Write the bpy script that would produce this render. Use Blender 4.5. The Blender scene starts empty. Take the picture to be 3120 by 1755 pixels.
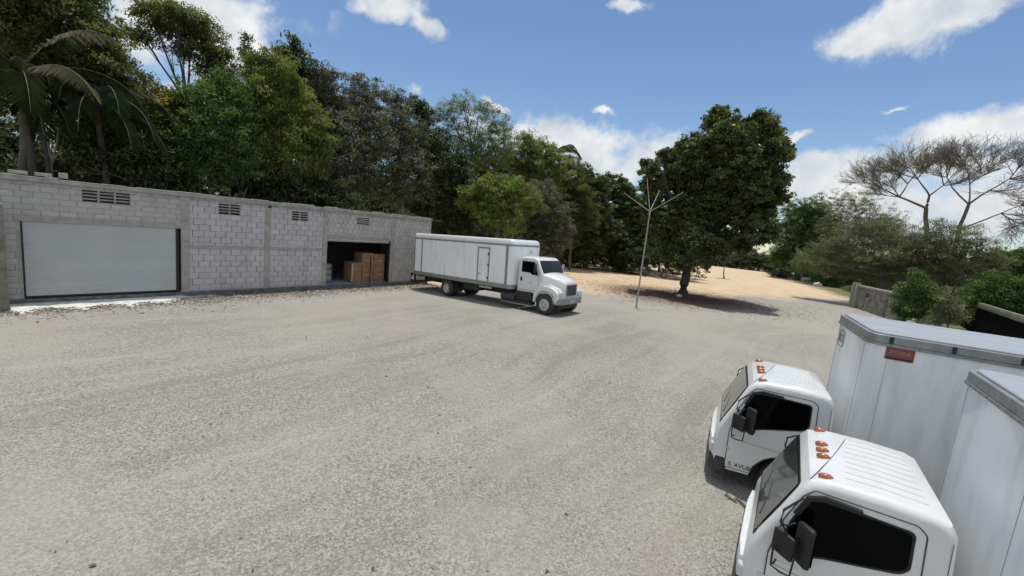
import bpy, bmesh, math, random
import numpy as np
from mathutils import Vector, Matrix
rad=math.radians
random.seed(7); RNG=np.random.default_rng(11)
S=bpy.context.scene
# ---------------------------------------------------------------- camera
CH=4.5                                   # camera height above the yard
FX,PCX,PCY=1290.,1560.,877.5             # focal length and centre in pixels of the 3120x1755 photograph
nad=Vector((640-PCX,10000-PCY,FX)).normalized(); UPc=-nad
FWc=(Vector((0,0,1))-UPc*UPc.z).normalized()
RTc=FWc.cross(UPc)
if RTc.x<0: RTc=-RTc
def ray(px,py):
    v=Vector((px-PCX,py-PCY,FX)); return Vector((v.dot(RTc),v.dot(FWc),v.dot(UPc)))
cam=bpy.data.cameras.new('camera'); camo=bpy.data.objects.new('camera',cam); S.collection.objects.link(camo)
cam.sensor_width=36; cam.lens=36*FX/3120; cam.clip_start=.05; cam.clip_end=3000
f_=ray(PCX,PCY).normalized(); r_=Vector((RTc.x,FWc.x,UPc.x)).normalized(); u_=r_.cross(f_)
camo.matrix_world=Matrix(((r_.x,u_.x,-f_.x,0),(r_.y,u_.y,-f_.y,0),(r_.z,u_.z,-f_.z,CH),(0,0,0,1)))
S.camera=camo
# ---------------------------------------------------------------- sun, sky, exposure
SUN_EL,SUN_AZ=rad(82),rad(2)
sl=bpy.data.lights.new('sun','SUN'); sl.energy=3.3; sl.angle=rad(.53); sl.color=(1,.955,.89)
so=bpy.data.objects.new('sun',sl); S.collection.objects.link(so)
sd=Vector((math.sin(SUN_AZ)*math.cos(SUN_EL),math.cos(SUN_AZ)*math.cos(SUN_EL),math.sin(SUN_EL)))
so.rotation_euler=sd.to_track_quat('Z','Y').to_euler(); so.location=(0,0,60)
S.view_settings.view_transform='Standard'; S.view_settings.look='None'; S.view_settings.exposure=.06; S.view_settings.gamma=1
W=bpy.data.worlds.new('World'); S.world=W; W.use_nodes=True
nt=W.node_tree; N=nt.nodes; Lk=nt.links; N.clear()
def nd(t,**k):
    n=N.new(t)
    for a,b in k.items():
        if a=='inp':
            for i,v in b.items(): n.inputs[i].default_value=v
        else: setattr(n,a,b)
    return n
sky=nd('ShaderNodeTexSky',sky_type='NISHITA',sun_disc=False,sun_elevation=SUN_EL,sun_rotation=SUN_AZ,altitude=50,air_density=1.0,dust_density=.2,ozone_density=2.5)
bg=nd('ShaderNodeBackground',inp={1:.09}); 
hs=nd('ShaderNodeHueSaturation',inp={'Saturation':1.05,'Value':1.3}); Lk.new(sky.outputs[0],hs.inputs['Color']); Lk.new(hs.outputs[0],bg.inputs[0])
tc=nd('ShaderNodeTexCoord')
def noise(scale,detail,rough,vec,warp=0):
    n=nd('ShaderNodeTexNoise',inp={'Scale':scale,'Detail':detail,'Roughness':rough,'Distortion':warp}); Lk.new(vec,n.inputs['Vector']); return n
def vm(op,a,b=None,**k):
    n=nd('ShaderNodeVectorMath',operation=op)
    for i,v in enumerate((a,b)):
        if v is None: continue
        if isinstance(v,(tuple,Vector)): n.inputs[i].default_value=tuple(v)
        else: Lk.new(v,n.inputs[i])
    return n
def mt(op,a,b=None,c=None,clamp=False):
    n=nd('ShaderNodeMath',operation=op,use_clamp=clamp)
    for i,v in enumerate((a,b,c)):
        if v is None: continue
        if isinstance(v,(int,float)): n.inputs[i].default_value=v
        else: Lk.new(v,n.inputs[i])
    return n.outputs[0]
dirv=tc.outputs['Generated']
n1=noise(3.2,7,.62,dirv); n2=noise(11,6,.6,dirv)
w1=vm('SCALE',vm('SUBTRACT',n1.outputs['Color'],(.5,.5,.5)).outputs[0]); w1.inputs['Scale'].default_value=.06
w2=vm('SCALE',vm('SUBTRACT',n2.outputs['Color'],(.5,.5,.5)).outputs[0]); w2.inputs['Scale'].default_value=.06
wd=vm('ADD',dirv,vm('ADD',w1.outputs[0],w2.outputs[0]).outputs[0])
tot=None
CL=[(560,20,330,110,8,1),(700,120,150,80,30,1),(640,200,100,90,-60,.9),(1190,15,110,42,10,1),(1290,80,70,26,38,.9),(1910,5,80,22,0,.5),
 (2635,120,85,50,0,1.3),(2700,80,105,75,-15,1.45),(2790,45,125,90,-20,1.5),(2880,15,120,70,-20,1.4),(2950,-5,90,40,-20,1.2),(3020,390,270,55,-9,1),(2550,560,240,75,0,1),(2500,500,60,30,0,1),(2640,500,60,35,0,1),(2850,500,300,60,0,1),(3020,640,260,120,0,.9),(2700,640,260,80,0,.8),
 (1710,420,240,55,8,1),(1760,480,220,45,10,.95),(1940,515,130,50,-30,1),(1500,318,50,14,25,.7),(2400,428,70,16,-8,.8),(2720,332,60,16,-10,.35),(1262,262,45,18,40,.35),(1845,345,50,16,10,.3),
 (2880,700,300,50,0,.7),(380,120,260,80,0,.9),(520,320,180,90,0,.8)]
for (px,py,hw,hh,an,amt) in CL:
    hw*=1.22; hh*=1.25; c=ray(px,py).normalized(); a=rad(an)
    e1=(ray(px+math.cos(a)*50,py+math.sin(a)*50).normalized()-c).normalized(); e2=c.cross(e1).normalized()
    sw=FX/hw/c.dot(f_); sh=FX/hh/c.dot(f_)
    df=vm('SUBTRACT',wd.outputs[0],c).outputs[0]
    x=mt('MULTIPLY',vm('DOT_PRODUCT',df,e1).outputs['Value'],sw); y=mt('MULTIPLY',vm('DOT_PRODUCT',df,e2).outputs['Value'],sh)
    r=mt('SQRT',mt('ADD',mt('MULTIPLY',x,x),mt('MULTIPLY',y,y)))
    v=mt('SUBTRACT',1.0-(1-amt)*.45,r); tot=v if tot is None else mt('MAXIMUM',tot,v)
# faint veils of thin cloud everywhere, denser towards the horizon
n3=noise(5,8,.65,dirv,.6)
n6=noise(9,9,.62,dirv,.25)
puff=mt('ADD',tot,mt('MULTIPLY',mt('SUBTRACT',n6.outputs[0],.5),2.3))
pm=nd('ShaderNodeMapRange',interpolation_type='SMOOTHSTEP',inp={1:-.08,2:.62,3:0.,4:1.}); Lk.new(puff,pm.inputs[0]); den=mt('MULTIPLY',pm.outputs[0],mt('GREATER_THAN',tot,-.9))
# unseen cumulus added overhead and behind the viewer as neutral fill light
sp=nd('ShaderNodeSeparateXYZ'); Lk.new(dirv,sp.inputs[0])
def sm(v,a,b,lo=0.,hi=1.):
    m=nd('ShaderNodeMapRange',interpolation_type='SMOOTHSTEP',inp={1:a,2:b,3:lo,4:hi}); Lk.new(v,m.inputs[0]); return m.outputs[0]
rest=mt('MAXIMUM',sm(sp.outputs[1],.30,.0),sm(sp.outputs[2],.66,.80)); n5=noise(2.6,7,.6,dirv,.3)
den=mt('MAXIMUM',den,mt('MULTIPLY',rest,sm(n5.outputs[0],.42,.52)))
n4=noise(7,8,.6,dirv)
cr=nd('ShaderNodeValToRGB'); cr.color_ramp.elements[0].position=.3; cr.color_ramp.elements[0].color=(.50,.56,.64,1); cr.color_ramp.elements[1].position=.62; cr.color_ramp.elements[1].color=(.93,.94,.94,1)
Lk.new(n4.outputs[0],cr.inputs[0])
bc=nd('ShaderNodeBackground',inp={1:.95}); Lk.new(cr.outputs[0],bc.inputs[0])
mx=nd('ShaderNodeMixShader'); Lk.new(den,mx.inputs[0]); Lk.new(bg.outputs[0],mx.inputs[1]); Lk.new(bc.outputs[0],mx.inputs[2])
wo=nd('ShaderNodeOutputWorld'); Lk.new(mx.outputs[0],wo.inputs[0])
# ---------------------------------------------------------------- terrain height, pixel helpers
def hg(x,y):
    d=(x-4)**2+(y-20)**2; h=.55*math.exp(-d/72.)
    d=(x-4.6)**2+(y-3.0)**2; h-=.15*math.exp(-d/8.)
    return h
def at(px,py,D,z=None):
    r=ray(px,py); t=D/math.hypot(r.x,r.y); p=r*t+Vector((0,0,CH)); return p
def gp(px,py):
    r=ray(px,py); z=0
    for _ in range(12):
        t=(z-CH)/r.z; z=hg(r.x*t,r.y*t)
    return Vector((r.x*t,r.y*t,z))
# ---------------------------------------------------------------- materials
def newmat(name):
    m=bpy.data.materials.new(name); m.use_nodes=True; t=m.node_tree; b=t.nodes['Principled BSDF']; return m,t,b
class G:                                   # tiny node-graph helper
    def __init__(s,t): s.t=t; s.co=s.n('ShaderNodeTexCoord'); s.geo=None
    def n(s,k,inp=None,**a):
        n=s.t.nodes.new(k)
        for x,y in a.items(): setattr(n,x,y)
        if inp:
            for i,v in inp.items():
                if hasattr(v,'links') or isinstance(v,bpy.types.NodeSocket): s.t.links.new(v,n.inputs[i])
                else: n.inputs[i].default_value=v
        return n
    def noise(s,vec,scale,detail=4,rough=.55,warp=0): return s.n('ShaderNodeTexNoise',{'Vector':vec,'Scale':scale,'Detail':detail,'Roughness':rough,'Distortion':warp}).outputs[0]
    def math(s,op,a,b=0.,clamp=False): return s.n('ShaderNodeMath',{0:a,1:b},operation=op,use_clamp=clamp).outputs[0]
    def ramp(s,f,a,b,lo=0.,hi=1.): return s.n('ShaderNodeMapRange',{0:f,1:a,2:b,3:lo,4:hi},interpolation_type='SMOOTHSTEP').outputs[0]
    def mix(s,f,a,b,mode='MIX'):
        n=s.n('ShaderNodeMix',data_type='RGBA',blend_type=mode)
        for i,v in ((0,f),(6,a),(7,b)):
            if isinstance(v,bpy.types.NodeSocket): s.t.links.new(v,n.inputs[i])
            else: n.inputs[i].default_value=(*v,1) if isinstance(v,tuple) and len(v)==3 else v
        return n.outputs[2]
    def bump(s,b,h,strength,dist): 
        n=s.n('ShaderNodeBump',{'Height':h,'Strength':strength,'Distance':dist}); s.t.links.new(n.outputs[0],b.inputs['Normal'])
def M(name,col,rough=.6,metal=0,var=0,vs=2.,dirt=None,ds=1.5,damt=.5,bump=0,bs=30,bd=.01,spec=.5,coat=0,stretch=None):
    m,t,b=newmat(name); g=G(t); v=g.co.outputs['Object']
    if stretch: v=g.n('ShaderNodeMapping',{'Vector':v,'Scale':stretch}).outputs[0]
    c=(*col,1)
    b.inputs['Roughness'].default_value=rough; b.inputs['Metallic'].default_value=metal; b.inputs['Specular IOR Level'].default_value=spec
    b.inputs['Coat Weight'].default_value=coat; b.inputs['Coat Roughness'].default_value=.08
    out=None
    if var:
        f=g.ramp(g.noise(v,vs,5,.6),.3,.7)
        out=g.mix(f,tuple(x*(1-var) for x in col),tuple(min(1,x*(1+var)) for x in col))
    if dirt:
        f=g.math('MULTIPLY',g.ramp(g.noise(v,ds,7,.65,.4),.45,.75),damt)
        out=g.mix(f,out if out else c,dirt)
    if out: t.links.new(out,b.inputs['Base Color'])
    else: b.inputs['Base Color'].default_value=c
    if bump: g.bump(b,g.noise(v,bs,4,.6),bump,bd)
    return m
MAT={}
MAT['paint']=M('white_paint',(.66,.675,.67),.28,coat=.5,var=.02,vs=3,dirt=(.5,.49,.45),ds=2.2,damt=.22)
MAT['boxwhite']=M('box_panel_white',(.78,.80,.81),.38,var=.03,vs=1.2,dirt=(.44,.46,.43),ds=1.5,damt=.5,stretch=(2.2,2.2,.3))
MAT['boxroof']=M('box_roof',(.33,.352,.38),.45,var=.08,vs=1,dirt=(.24,.27,.31),ds=1.3,damt=.5,stretch=(.25,2,1))
MAT['alu']=M('dull_aluminium',(.30,.305,.30),.5,metal=.55,var=.12,vs=6,dirt=(.16,.155,.14),ds=5,damt=.5)
MAT['chrome']=M('chrome',(.6,.6,.6),.25,metal=.9)
MAT['black']=M('black_plastic',(.009,.009,.010),.55,var=.2,vs=9)
MAT['bumper']=M('dark_bumper',(.035,.034,.037),.5,var=.2,vs=6,dirt=(.12,.11,.09),ds=6,damt=.4)
MAT['chassis']=M('chassis_black',(.014,.014,.015),.6,dirt=(.05,.045,.04),ds=5,damt=.5)
MAT['rubber']=M('tyre_rubber',(.025,.025,.025),.8,dirt=(.11,.10,.085),ds=7,damt=.5,bump=.4,bs=60)
MAT['rim']=M('rim_pale_steel',(.5,.5,.47),.45,metal=.2,dirt=(.16,.15,.13),ds=12,damt=.6)
MAT['glass']=M('dark_glass',(.002,.0025,.003),.05,spec=.07)
MAT['windshield']=M('windshield_glass',(.045,.055,.052),.07,spec=.8,coat=.3)
MAT['mirror']=M('mirror_glass',(.5,.55,.6),.04,metal=.95)
MAT['lamp']=M('clear_lamp',(.55,.56,.55),.12,coat=.8)
MAT['seam']=M('panel_gap',(.06,.06,.062),.7)
MAT['amber']=M('amber_lens',(.36,.115,.04),.25,coat=.6,var=.25,vs=14)
MAT['signred']=M('red_sticker',(.20,.055,.04),.55,dirt=(.28,.14,.10),ds=20,damt=.6)
MAT['signtxt']=M('sticker_letters',(.33,.18,.15),.6)
MAT['ink']=M('black_ink',(.03,.03,.033),.6)
MAT['inkgrey']=M('faded_grey_ink',(.27,.29,.29),.6)
MAT['inkpale']=M('faded_decal',(.36,.37,.38),.6)
MAT['conc']=M('concrete',(.33,.325,.30),.85,var=.16,vs=3,dirt=(.17,.165,.145),ds=2.2,damt=.6,bump=.35,bs=25,bd=.02)
MAT['concdark']=M('damp_concrete',(.13,.135,.13),.9,var=.3,vs=4,dirt=(.05,.05,.045),ds=3,damt=.7,bump=.4,bs=18,bd=.03)
MAT['apron']=M('pale_cement_skirt',(.62,.63,.60),.85,var=.1,vs=4,dirt=(.30,.27,.22),ds=3.2,damt=.75,bump=.5,bs=12,bd=.03)
MAT['post']=M('mossy_concrete',(.20,.20,.165),.9,var=.25,vs=3,dirt=(.085,.095,.05),ds=2.4,damt=.8,bump=.5,bs=20,bd=.03)
MAT['floor']=M('interior_floor',(.28,.30,.40),.6,var=.1)
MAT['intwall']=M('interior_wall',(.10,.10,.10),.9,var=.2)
MAT['card']=M('cardboard',(.25,.14,.08),.8,var=.22,vs=2.5,dirt=(.16,.09,.05),ds=3,damt=.5)
MAT['tape']=M('pale_tape',(.45,.42,.36),.6)
MAT['wood']=M('weathered_wood',(.2,.16,.12),.85,var=.3)
MAT['galv']=M('galvanised_pole',(.34,.33,.29),.55,metal=.3,var=.12)
MAT['stone']=M('pale_rubble',(.46,.43,.37),.9,var=.25,vs=2.5,bump=.8,bs=6,bd=.08)
MAT['cloth']=M('black_shade_net',(.004,.004,.005),.95,spec=.05)
MAT['ruin']=M('stained_render',(.27,.25,.22),.9,var=.35,vs=1.2,dirt=(.03,.03,.028),ds=1.3,damt=1.)
MAT['leaflitter']=M('dry_leaf',(.13,.075,.04),.8,var=.4,vs=20)
MAT['bark']=M('grey_bark',(.13,.115,.095),.9,var=.3,vs=4,bump=.6,bs=14,bd=.03)
MAT['barkdark']=M('dark_bark',(.055,.045,.036),.9,var=.3,vs=4,bump=.6,bs=14,bd=.03)
MAT['barkpale']=M('pale_bark',(.20,.18,.15),.9,var=.3,vs=4)
# roller door: fine horizontal slats as relief
def slat_mat():
    m,t,b=newmat('roller_slats'); g=G(t)
    z=g.n('ShaderNodeSeparateXYZ',{0:g.co.outputs['Object']}).outputs[2]
    w=g.math('SINE',g.math('MULTIPLY',z,2*math.pi/.085))
    v=g.noise(g.n('ShaderNodeMapping',{'Vector':g.co.outputs['Object'],'Scale':(.5,.5,1.5)}).outputs[0],1.2,5,.6)
    c=g.mix(g.ramp(v,.3,.7),(.40,.42,.425),(.45,.47,.47))
    c=g.mix(g.ramp(w,.72,1.,0,.3),c,(.20,.21,.215))
    t.links.new(c,b.inputs['Base Color']); b.inputs['Roughness'].default_value=.4
    g.bump(b,w,.3,.02); return m
MAT['slat']=slat_mat()
# block masonry: cell .43 x .27 in wall coordinates (x along, z up), mortar joints, smears
def block_mat(name,c1,c2,mort,cw=.43,ch=.272,vd=.75,hd=.4):
    m,t,b=newmat(name); g=G(t); o=g.co.outputs['Object']; s=g.n('ShaderNodeSeparateXYZ',{0:o})
    wob=g.math('MULTIPLY',g.math('SUBTRACT',g.noise(o,2.2,4,.6),.5),.045); wo2=g.math('MULTIPLY',g.math('SUBTRACT',g.noise(g.n('ShaderNodeMapping',{'Vector':o,'Location':(9,3,5)}).outputs[0],2.6,4,.6),.5),.06)
    zr=g.math('DIVIDE',g.math('ADD',s.outputs[2],wob),ch); row=g.math('FLOOR',zr); fz=g.math('FRACT',zr)
    rj=g.n('ShaderNodeTexWhiteNoise',{'W':row},noise_dimensions='1D').outputs[0]
    xr=g.math('ADD',g.math('DIVIDE',g.math('ADD',s.outputs[0],wo2),cw),g.math('ADD',g.math('MULTIPLY',row,.5),g.math('MULTIPLY',rj,.16))); fx=g.math('FRACT',xr); col=g.math('FLOOR',xr)
    cell=g.n('ShaderNodeTexWhiteNoise',{'Vector':g.n('ShaderNodeCombineXYZ',{0:row,1:col,2:0.}).outputs[0]}).outputs[0]
    ex=g.math('MULTIPLY',g.math('MINIMUM',fx,g.math('SUBTRACT',1.,fx)),cw); ez=g.math('MULTIPLY',g.math('MINIMUM',fz,g.math('SUBTRACT',1.,fz)),ch)
    rg=g.math('MULTIPLY',g.noise(o,9,4,.7),.022); vj=g.ramp(g.math('SUBTRACT',ex,rg),.012,-.006); hj=g.ramp(g.math('SUBTRACT',ez,rg),.008,-.008)
    c=g.mix(cell,c1,c2); fine=g.noise(o,22,5,.7); c=g.mix(g.ramp(fine,.3,.7,0,.35),c,(.24,.24,.23))
    keep=g.ramp(g.noise(o,1.5,6,.7),.62,.42,.25,1.); joint=g.math('MAXIMUM',g.math('MULTIPLY',vj,vd),g.math('MULTIPLY',hj,hd)); c=g.mix(g.math('MULTIPLY',joint,keep),c,mort)
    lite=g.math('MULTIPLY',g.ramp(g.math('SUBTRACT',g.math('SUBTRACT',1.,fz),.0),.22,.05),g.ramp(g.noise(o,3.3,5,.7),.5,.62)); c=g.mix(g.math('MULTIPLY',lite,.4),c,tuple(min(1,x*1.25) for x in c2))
    st=g.noise(g.n('ShaderNodeMapping',{'Vector':o,'Scale':(1.3,1,.22)}).outputs[0],1.4,6,.65); c=g.mix(g.ramp(st,.5,.75,0,.4),c,(.22,.215,.195))
    zz=s.outputs[2]; gr=g.math('MULTIPLY',g.ramp(g.math('ADD',zz,g.math('MULTIPLY',g.noise(o,1.6,5,.7),1.1)),1.05,.5),.6); c=g.mix(gr,c,(.17,.175,.16))
    tp=g.math('MULTIPLY',g.ramp(g.math('ADD',zz,g.math('MULTIPLY',g.noise(o,1.1,6,.75),.9)),4.55,5.0),.5); c=g.mix(tp,c,(.13,.125,.11))
    t.links.new(c,b.inputs['Base Color']); b.inputs['Roughness'].default_value=.92
    g.bump(b,g.math('ADD',g.math('MULTIPLY',g.math('MAXIMUM',vj,hj),-1.),g.math('MULTIPLY',fine,.4)),.7,.02); return m
MAT['block_mauve']=block_mat('grey_mauve_blockwork',(.46,.445,.46),(.54,.525,.54),(.13,.125,.14),.43,.272,.95,.5)
MAT['block_grey']=block_mat('grey_blockwork',(.41,.405,.38),(.49,.48,.45),(.19,.19,.175),.46,.215,.6,.55)
MAT['block_warm']=block_mat('grey_blockwork_small',(.42,.41,.395),(.52,.505,.49),(.13,.125,.12),.30,.27,1.,.5)
# yard ground: gravel and, further off, sand
def ground_mat():
    m,t,b=newmat('gravel_and_sand'); g=G(t); o=g.co.outputs['Object']; s=g.n('ShaderNodeSeparateXYZ',{0:o}); X,Y=s.outputs[0],s.outputs[1]
    v1=g.n('ShaderNodeTexVoronoi',{'Vector':o,'Scale':32.}); st=g.n('ShaderNodeSeparateColor',{0:v1.outputs['Color']}).outputs[0]
    v2=g.n('ShaderNodeTexVoronoi',{'Vector':o,'Scale':9.}); st2=g.n('ShaderNodeSeparateColor',{0:v2.outputs['Color']}).outputs[1]
    c=g.mix(st,(.105,.10,.091),(.43,.416,.378))
    c=g.mix(g.math('MULTIPLY',g.ramp(v1.outputs['Distance'],.35,.8),.55),c,(.13,.125,.11))
    c=g.mix(g.ramp(g.noise(o,60,3,.7),.3,.7,.0,.35),c,(.46,.44,.39))
    mid=g.noise(o,5,6,.7); c=g.mix(g.ramp(mid,.35,.7,0,.14),c,(.30,.29,.27)); 
    # streaks left by tyres: noise stretched along a gently turning direction
    rot=g.n('ShaderNodeVectorRotate',{'Vector':g.n('ShaderNodeCombineXYZ',{0:g.math('ADD',X,g.math('MULTIPLY',g.noise(o,.05,2),7.)),1:g.math('ADD',Y,g.math('MULTIPLY',g.noise(o,.07,2),4.)),2:0.}).outputs[0],'Angle':rad(-51)},rotation_type='Z_AXIS')
    sv=g.n('ShaderNodeMapping',{'Vector':rot.outputs[0],'Scale':(.075,1.15,1)}).outputs[0]
    stq=g.noise(sv,1.,6,.6); c=g.mix(g.ramp(stq,.36,.52,.45,0),c,(.20,.183,.158))
    c=g.mix(g.ramp(stq,.55,.7,0,.4),c,(.40,.385,.34))
    # broad tints: bluish grey, greenish beige, pinkish
    c=g.mix(g.ramp(g.noise(o,.16,5,.65),.42,.62,0,.5),c,(.36,.345,.295))
    c=g.mix(g.ramp(g.noise(g.n('ShaderNodeMapping',{'Vector':o,'Location':(30,7,0)}).outputs[0],.22,4,.6),.52,.68,0,.3),c,(.34,.29,.275))
    # dusty pale zone near the building, the truck and beyond
    pale=g.ramp(g.math('ADD',Y,g.math('MULTIPLY',g.noise(o,.35,4,.6),10.)),19.,34.,0,.5); c=g.mix(pale,c,(.37,.352,.305))
    # sand
    q=g.math('SUBTRACT',Y,g.math('ADD',30.5,g.math('MULTIPLY',X,.50)))
    q=g.math('ADD',q,g.math('MULTIPLY',g.math('SUBTRACT',g.noise(o,.13,6,.65),.5),13.))
    sm=g.ramp(q,-2.5,2.5); sc=g.mix(g.ramp(g.noise(o,.5,6,.65),.35,.7),(.55,.415,.27),(.64,.51,.35)); sc=g.mix(g.ramp(g.noise(g.n('ShaderNodeMapping',{'Vector':o,'Scale':(.5,1.2,1)}).outputs[0],1.3,7,.75),.5,.68,0,.6),sc,(.30,.24,.165))
    c=g.mix(sm,c,sc)
    # trodden soil and dry leaves under the big tree
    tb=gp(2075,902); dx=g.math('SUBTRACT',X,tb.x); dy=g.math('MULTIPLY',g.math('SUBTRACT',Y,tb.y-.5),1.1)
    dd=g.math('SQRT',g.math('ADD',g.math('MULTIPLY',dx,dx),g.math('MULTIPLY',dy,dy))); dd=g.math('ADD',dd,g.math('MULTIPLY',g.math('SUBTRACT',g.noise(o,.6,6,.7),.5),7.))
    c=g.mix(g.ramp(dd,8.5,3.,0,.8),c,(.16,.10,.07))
    # weeds and soil far to the right and behind the yard
    wq=g.math('SUBTRACT',g.math('ADD',g.math('MULTIPLY',X,1.),g.math('MULTIPLY',g.noise(o,.2,5,.6),6.)),g.math('ADD',22.5,g.math('MULTIPLY',Y,.39)))
    c=g.mix(g.ramp(wq,0.,4.),c,g.mix(g.ramp(g.noise(o,1.5,5,.6),.4,.6),(.10,.12,.045),(.22,.19,.12)))
    far=g.ramp(Y,110.,125.); c=g.mix(far,c,(.08,.10,.04))
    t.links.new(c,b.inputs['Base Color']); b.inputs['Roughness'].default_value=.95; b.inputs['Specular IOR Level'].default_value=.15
    h=g.math('ADD',g.math('MULTIPLY',v1.outputs['Distance'],-.8),g.math('ADD',g.math('MULTIPLY',mid,.4),g.math('MULTIPLY',stq,1.2))); g.bump(b,h,.75,.03)
    return m
# ---------------------------------------------------------------- object helpers
def setp(o,label=None,cat=None,group=None,kind=None):
    if label: o['label']=label
    if cat: o['category']=cat
    if group: o['group']=group
    if kind: o['kind']=kind
    return o
def link(o,parent=None):
    S.collection.objects.link(o)
    if parent: o.parent=parent
    return o
def thing(name,label,cat,loc=(0,0,0),rot=(0,0,0),group=None):
    o=bpy.data.objects.new(name,None); o.location=loc; o.rotation_euler=rot; o.empty_display_size=.3
    return setp(link(o),label,cat,group)
class MB:
    def __init__(s): s.bm=bmesh.new()
    def box(s,x0,y0,z0,x1,y1,z1,bev=0,seg=2):
        r=bmesh.ops.create_cube(s.bm,size=1); vs=r['verts']
        bmesh.ops.scale(s.bm,vec=(x1-x0,y1-y0,z1-z0),verts=vs); bmesh.ops.translate(s.bm,vec=((x0+x1)/2,(y0+y1)/2,(z0+z1)/2),verts=vs)
        if bev:
            es=list({e for v in vs for e in v.link_edges}); bmesh.ops.bevel(s.bm,geom=es,offset=bev,segments=seg,profile=.5,affect='EDGES',clamp_overlap=True)
        return s
    def prism(s,pts,h0,h1,f=None,bev=0,seg=2):
        """polygon pts (a,b) extruded between h0 and h1; f maps (a,b,h)->(x,y,z)"""
        f=f or (lambda a,b,h:(a,h,b))
        A=[s.bm.verts.new(f(a,b,h0)) for a,b in pts]; B=[s.bm.verts.new(f(a,b,h1)) for a,b in pts]; n=len(pts)
        fs=[s.bm.faces.new(A),s.bm.faces.new(B[::-1])]+[s.bm.faces.new((A[i],A[(i+1)%n],B[(i+1)%n],B[i])) for i in range(n)]
        bmesh.ops.recalc_face_normals(s.bm,faces=fs)
        if bev:
            es=list({e for f_ in fs for e in f_.edges}); bmesh.ops.bevel(s.bm,geom=es,offset=bev,segments=seg,profile=.5,affect='EDGES',clamp_overlap=True)
        return s
    def poly(s,pts): s.bm.faces.new([s.bm.verts.new(p) for p in pts]); return s
    def tube(s,pts,r,n=8,closed=False):
        pts=[Vector(p) for p in pts]; R=r if isinstance(r,(list,tuple)) else [r]*len(pts); rings=[]
        for i,p in enumerate(pts):
            a=pts[i-1] if (i>0 or closed) else p; b=pts[(i+1)%len(pts)] if (i<len(pts)-1 or closed) else p
            d=(b-a).normalized(); q=d.to_track_quat('Z','Y'); rings.append([s.bm.verts.new(p+q@Vector((math.cos(2*math.pi*k/n)*R[i],math.sin(2*math.pi*k/n)*R[i],0))) for k in range(n)])
        m=len(rings)
        for i in range(m if closed else m-1):
            A,B=rings[i],rings[(i+1)%m]
            for k in range(n): s.bm.faces.new((A[k],A[(k+1)%n],B[(k+1)%n],B[k]))
        if not closed:
            s.bm.faces.new(rings[0][::-1]); s.bm.faces.new(rings[-1])
        return s
    def lathe(s,prof,c,n=28):
        """profile (r,y) spun about the y axis through c"""
        rings=[]
        for r,y in prof:
            rings.append([s.bm.verts.new((c[0]+math.cos(2*math.pi*k/n)*r,c[1]+y,c[2]+math.sin(2*math.pi*k/n)*r)) for k in range(n)] if r>1e-5 else [s.bm.verts.new((c[0],c[1]+y,c[2]))])
        fs=[]
        for A,B in zip(rings,rings[1:]):
            for k in range(n):
                k2=(k+1)%n
                if len(A)==1 and len(B)==1: continue
                if len(A)==1: fs.append(s.bm.faces.new((A[0],B[k],B[k2])))
                elif len(B)==1: fs.append(s.bm.faces.new((A[k],B[0],A[k2])))
                else: fs.append(s.bm.faces.new((A[k],B[k],B[k2],A[k2])))
        bmesh.ops.recalc_face_normals(s.bm,faces=fs); return s
    def ico(s,c,r,sub=1,sc=(1,1,1),jit=0):
        q=bmesh.ops.create_icosphere(s.bm,subdivisions=sub,radius=1)
        for v in q['verts']:
            k=1+random.uniform(-jit,jit); v.co=Vector((c[0]+v.co.x*r*sc[0]*k,c[1]+v.co.y*r*sc[1]*k,c[2]+v.co.z*r*sc[2]*k))
        return s
    def build(s,name,mat,parent=None,smooth=35,loc=None,rot=None):
        bmesh.ops.recalc_face_normals(s.bm,faces=s.bm.faces[:])
        if smooth:
            for f in s.bm.faces: f.smooth=True
            for e in s.bm.edges:
                if len(e.link_faces)==2 and e.calc_face_angle(0)>rad(smooth): e.smooth=False
        me=bpy.data.meshes.new(name); s.bm.to_mesh(me); s.bm.free()
        if isinstance(mat,str): mat=MAT[mat]
        me.materials.append(mat); o=bpy.data.objects.new(name,me)
        if loc: o.location=loc
        if rot: o.rotation_euler=rot
        return link(o,parent)
def tree_copy(o,parent=None):
    c=o.copy(); link(c,parent)
    for ch in o.children: tree_copy(ch,c)
    return c
def text(body,size,mat,parent,origin,xa,ya,name='lettering',depth=.0015):
    """lettering lying in the plane spanned by xa (reading direction) and ya (up)"""
    cu=bpy.data.curves.new('t','FONT'); cu.body=body; cu.size=size; cu.extrude=depth; cu.align_x='CENTER'; cu.align_y='CENTER'; cu.offset=size*.012
    t=bpy.data.objects.new('t',cu); S.collection.objects.link(t); bpy.context.view_layer.update()
    me=bpy.data.meshes.new_from_object(t.evaluated_get(bpy.context.evaluated_depsgraph_get())); bpy.data.objects.remove(t)
    xa=Vector(xa).normalized(); ya=Vector(ya).normalized(); za=xa.cross(ya)
    me.transform(Matrix(((xa.x,ya.x,za.x,origin[0]),(xa.y,ya.y,za.y,origin[1]),(xa.z,ya.z,za.z,origin[2]),(0,0,0,1))))
    me.materials.clear(); me.materials.append(MAT[mat]); return link(bpy.data.objects.new(name,me),parent)
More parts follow.
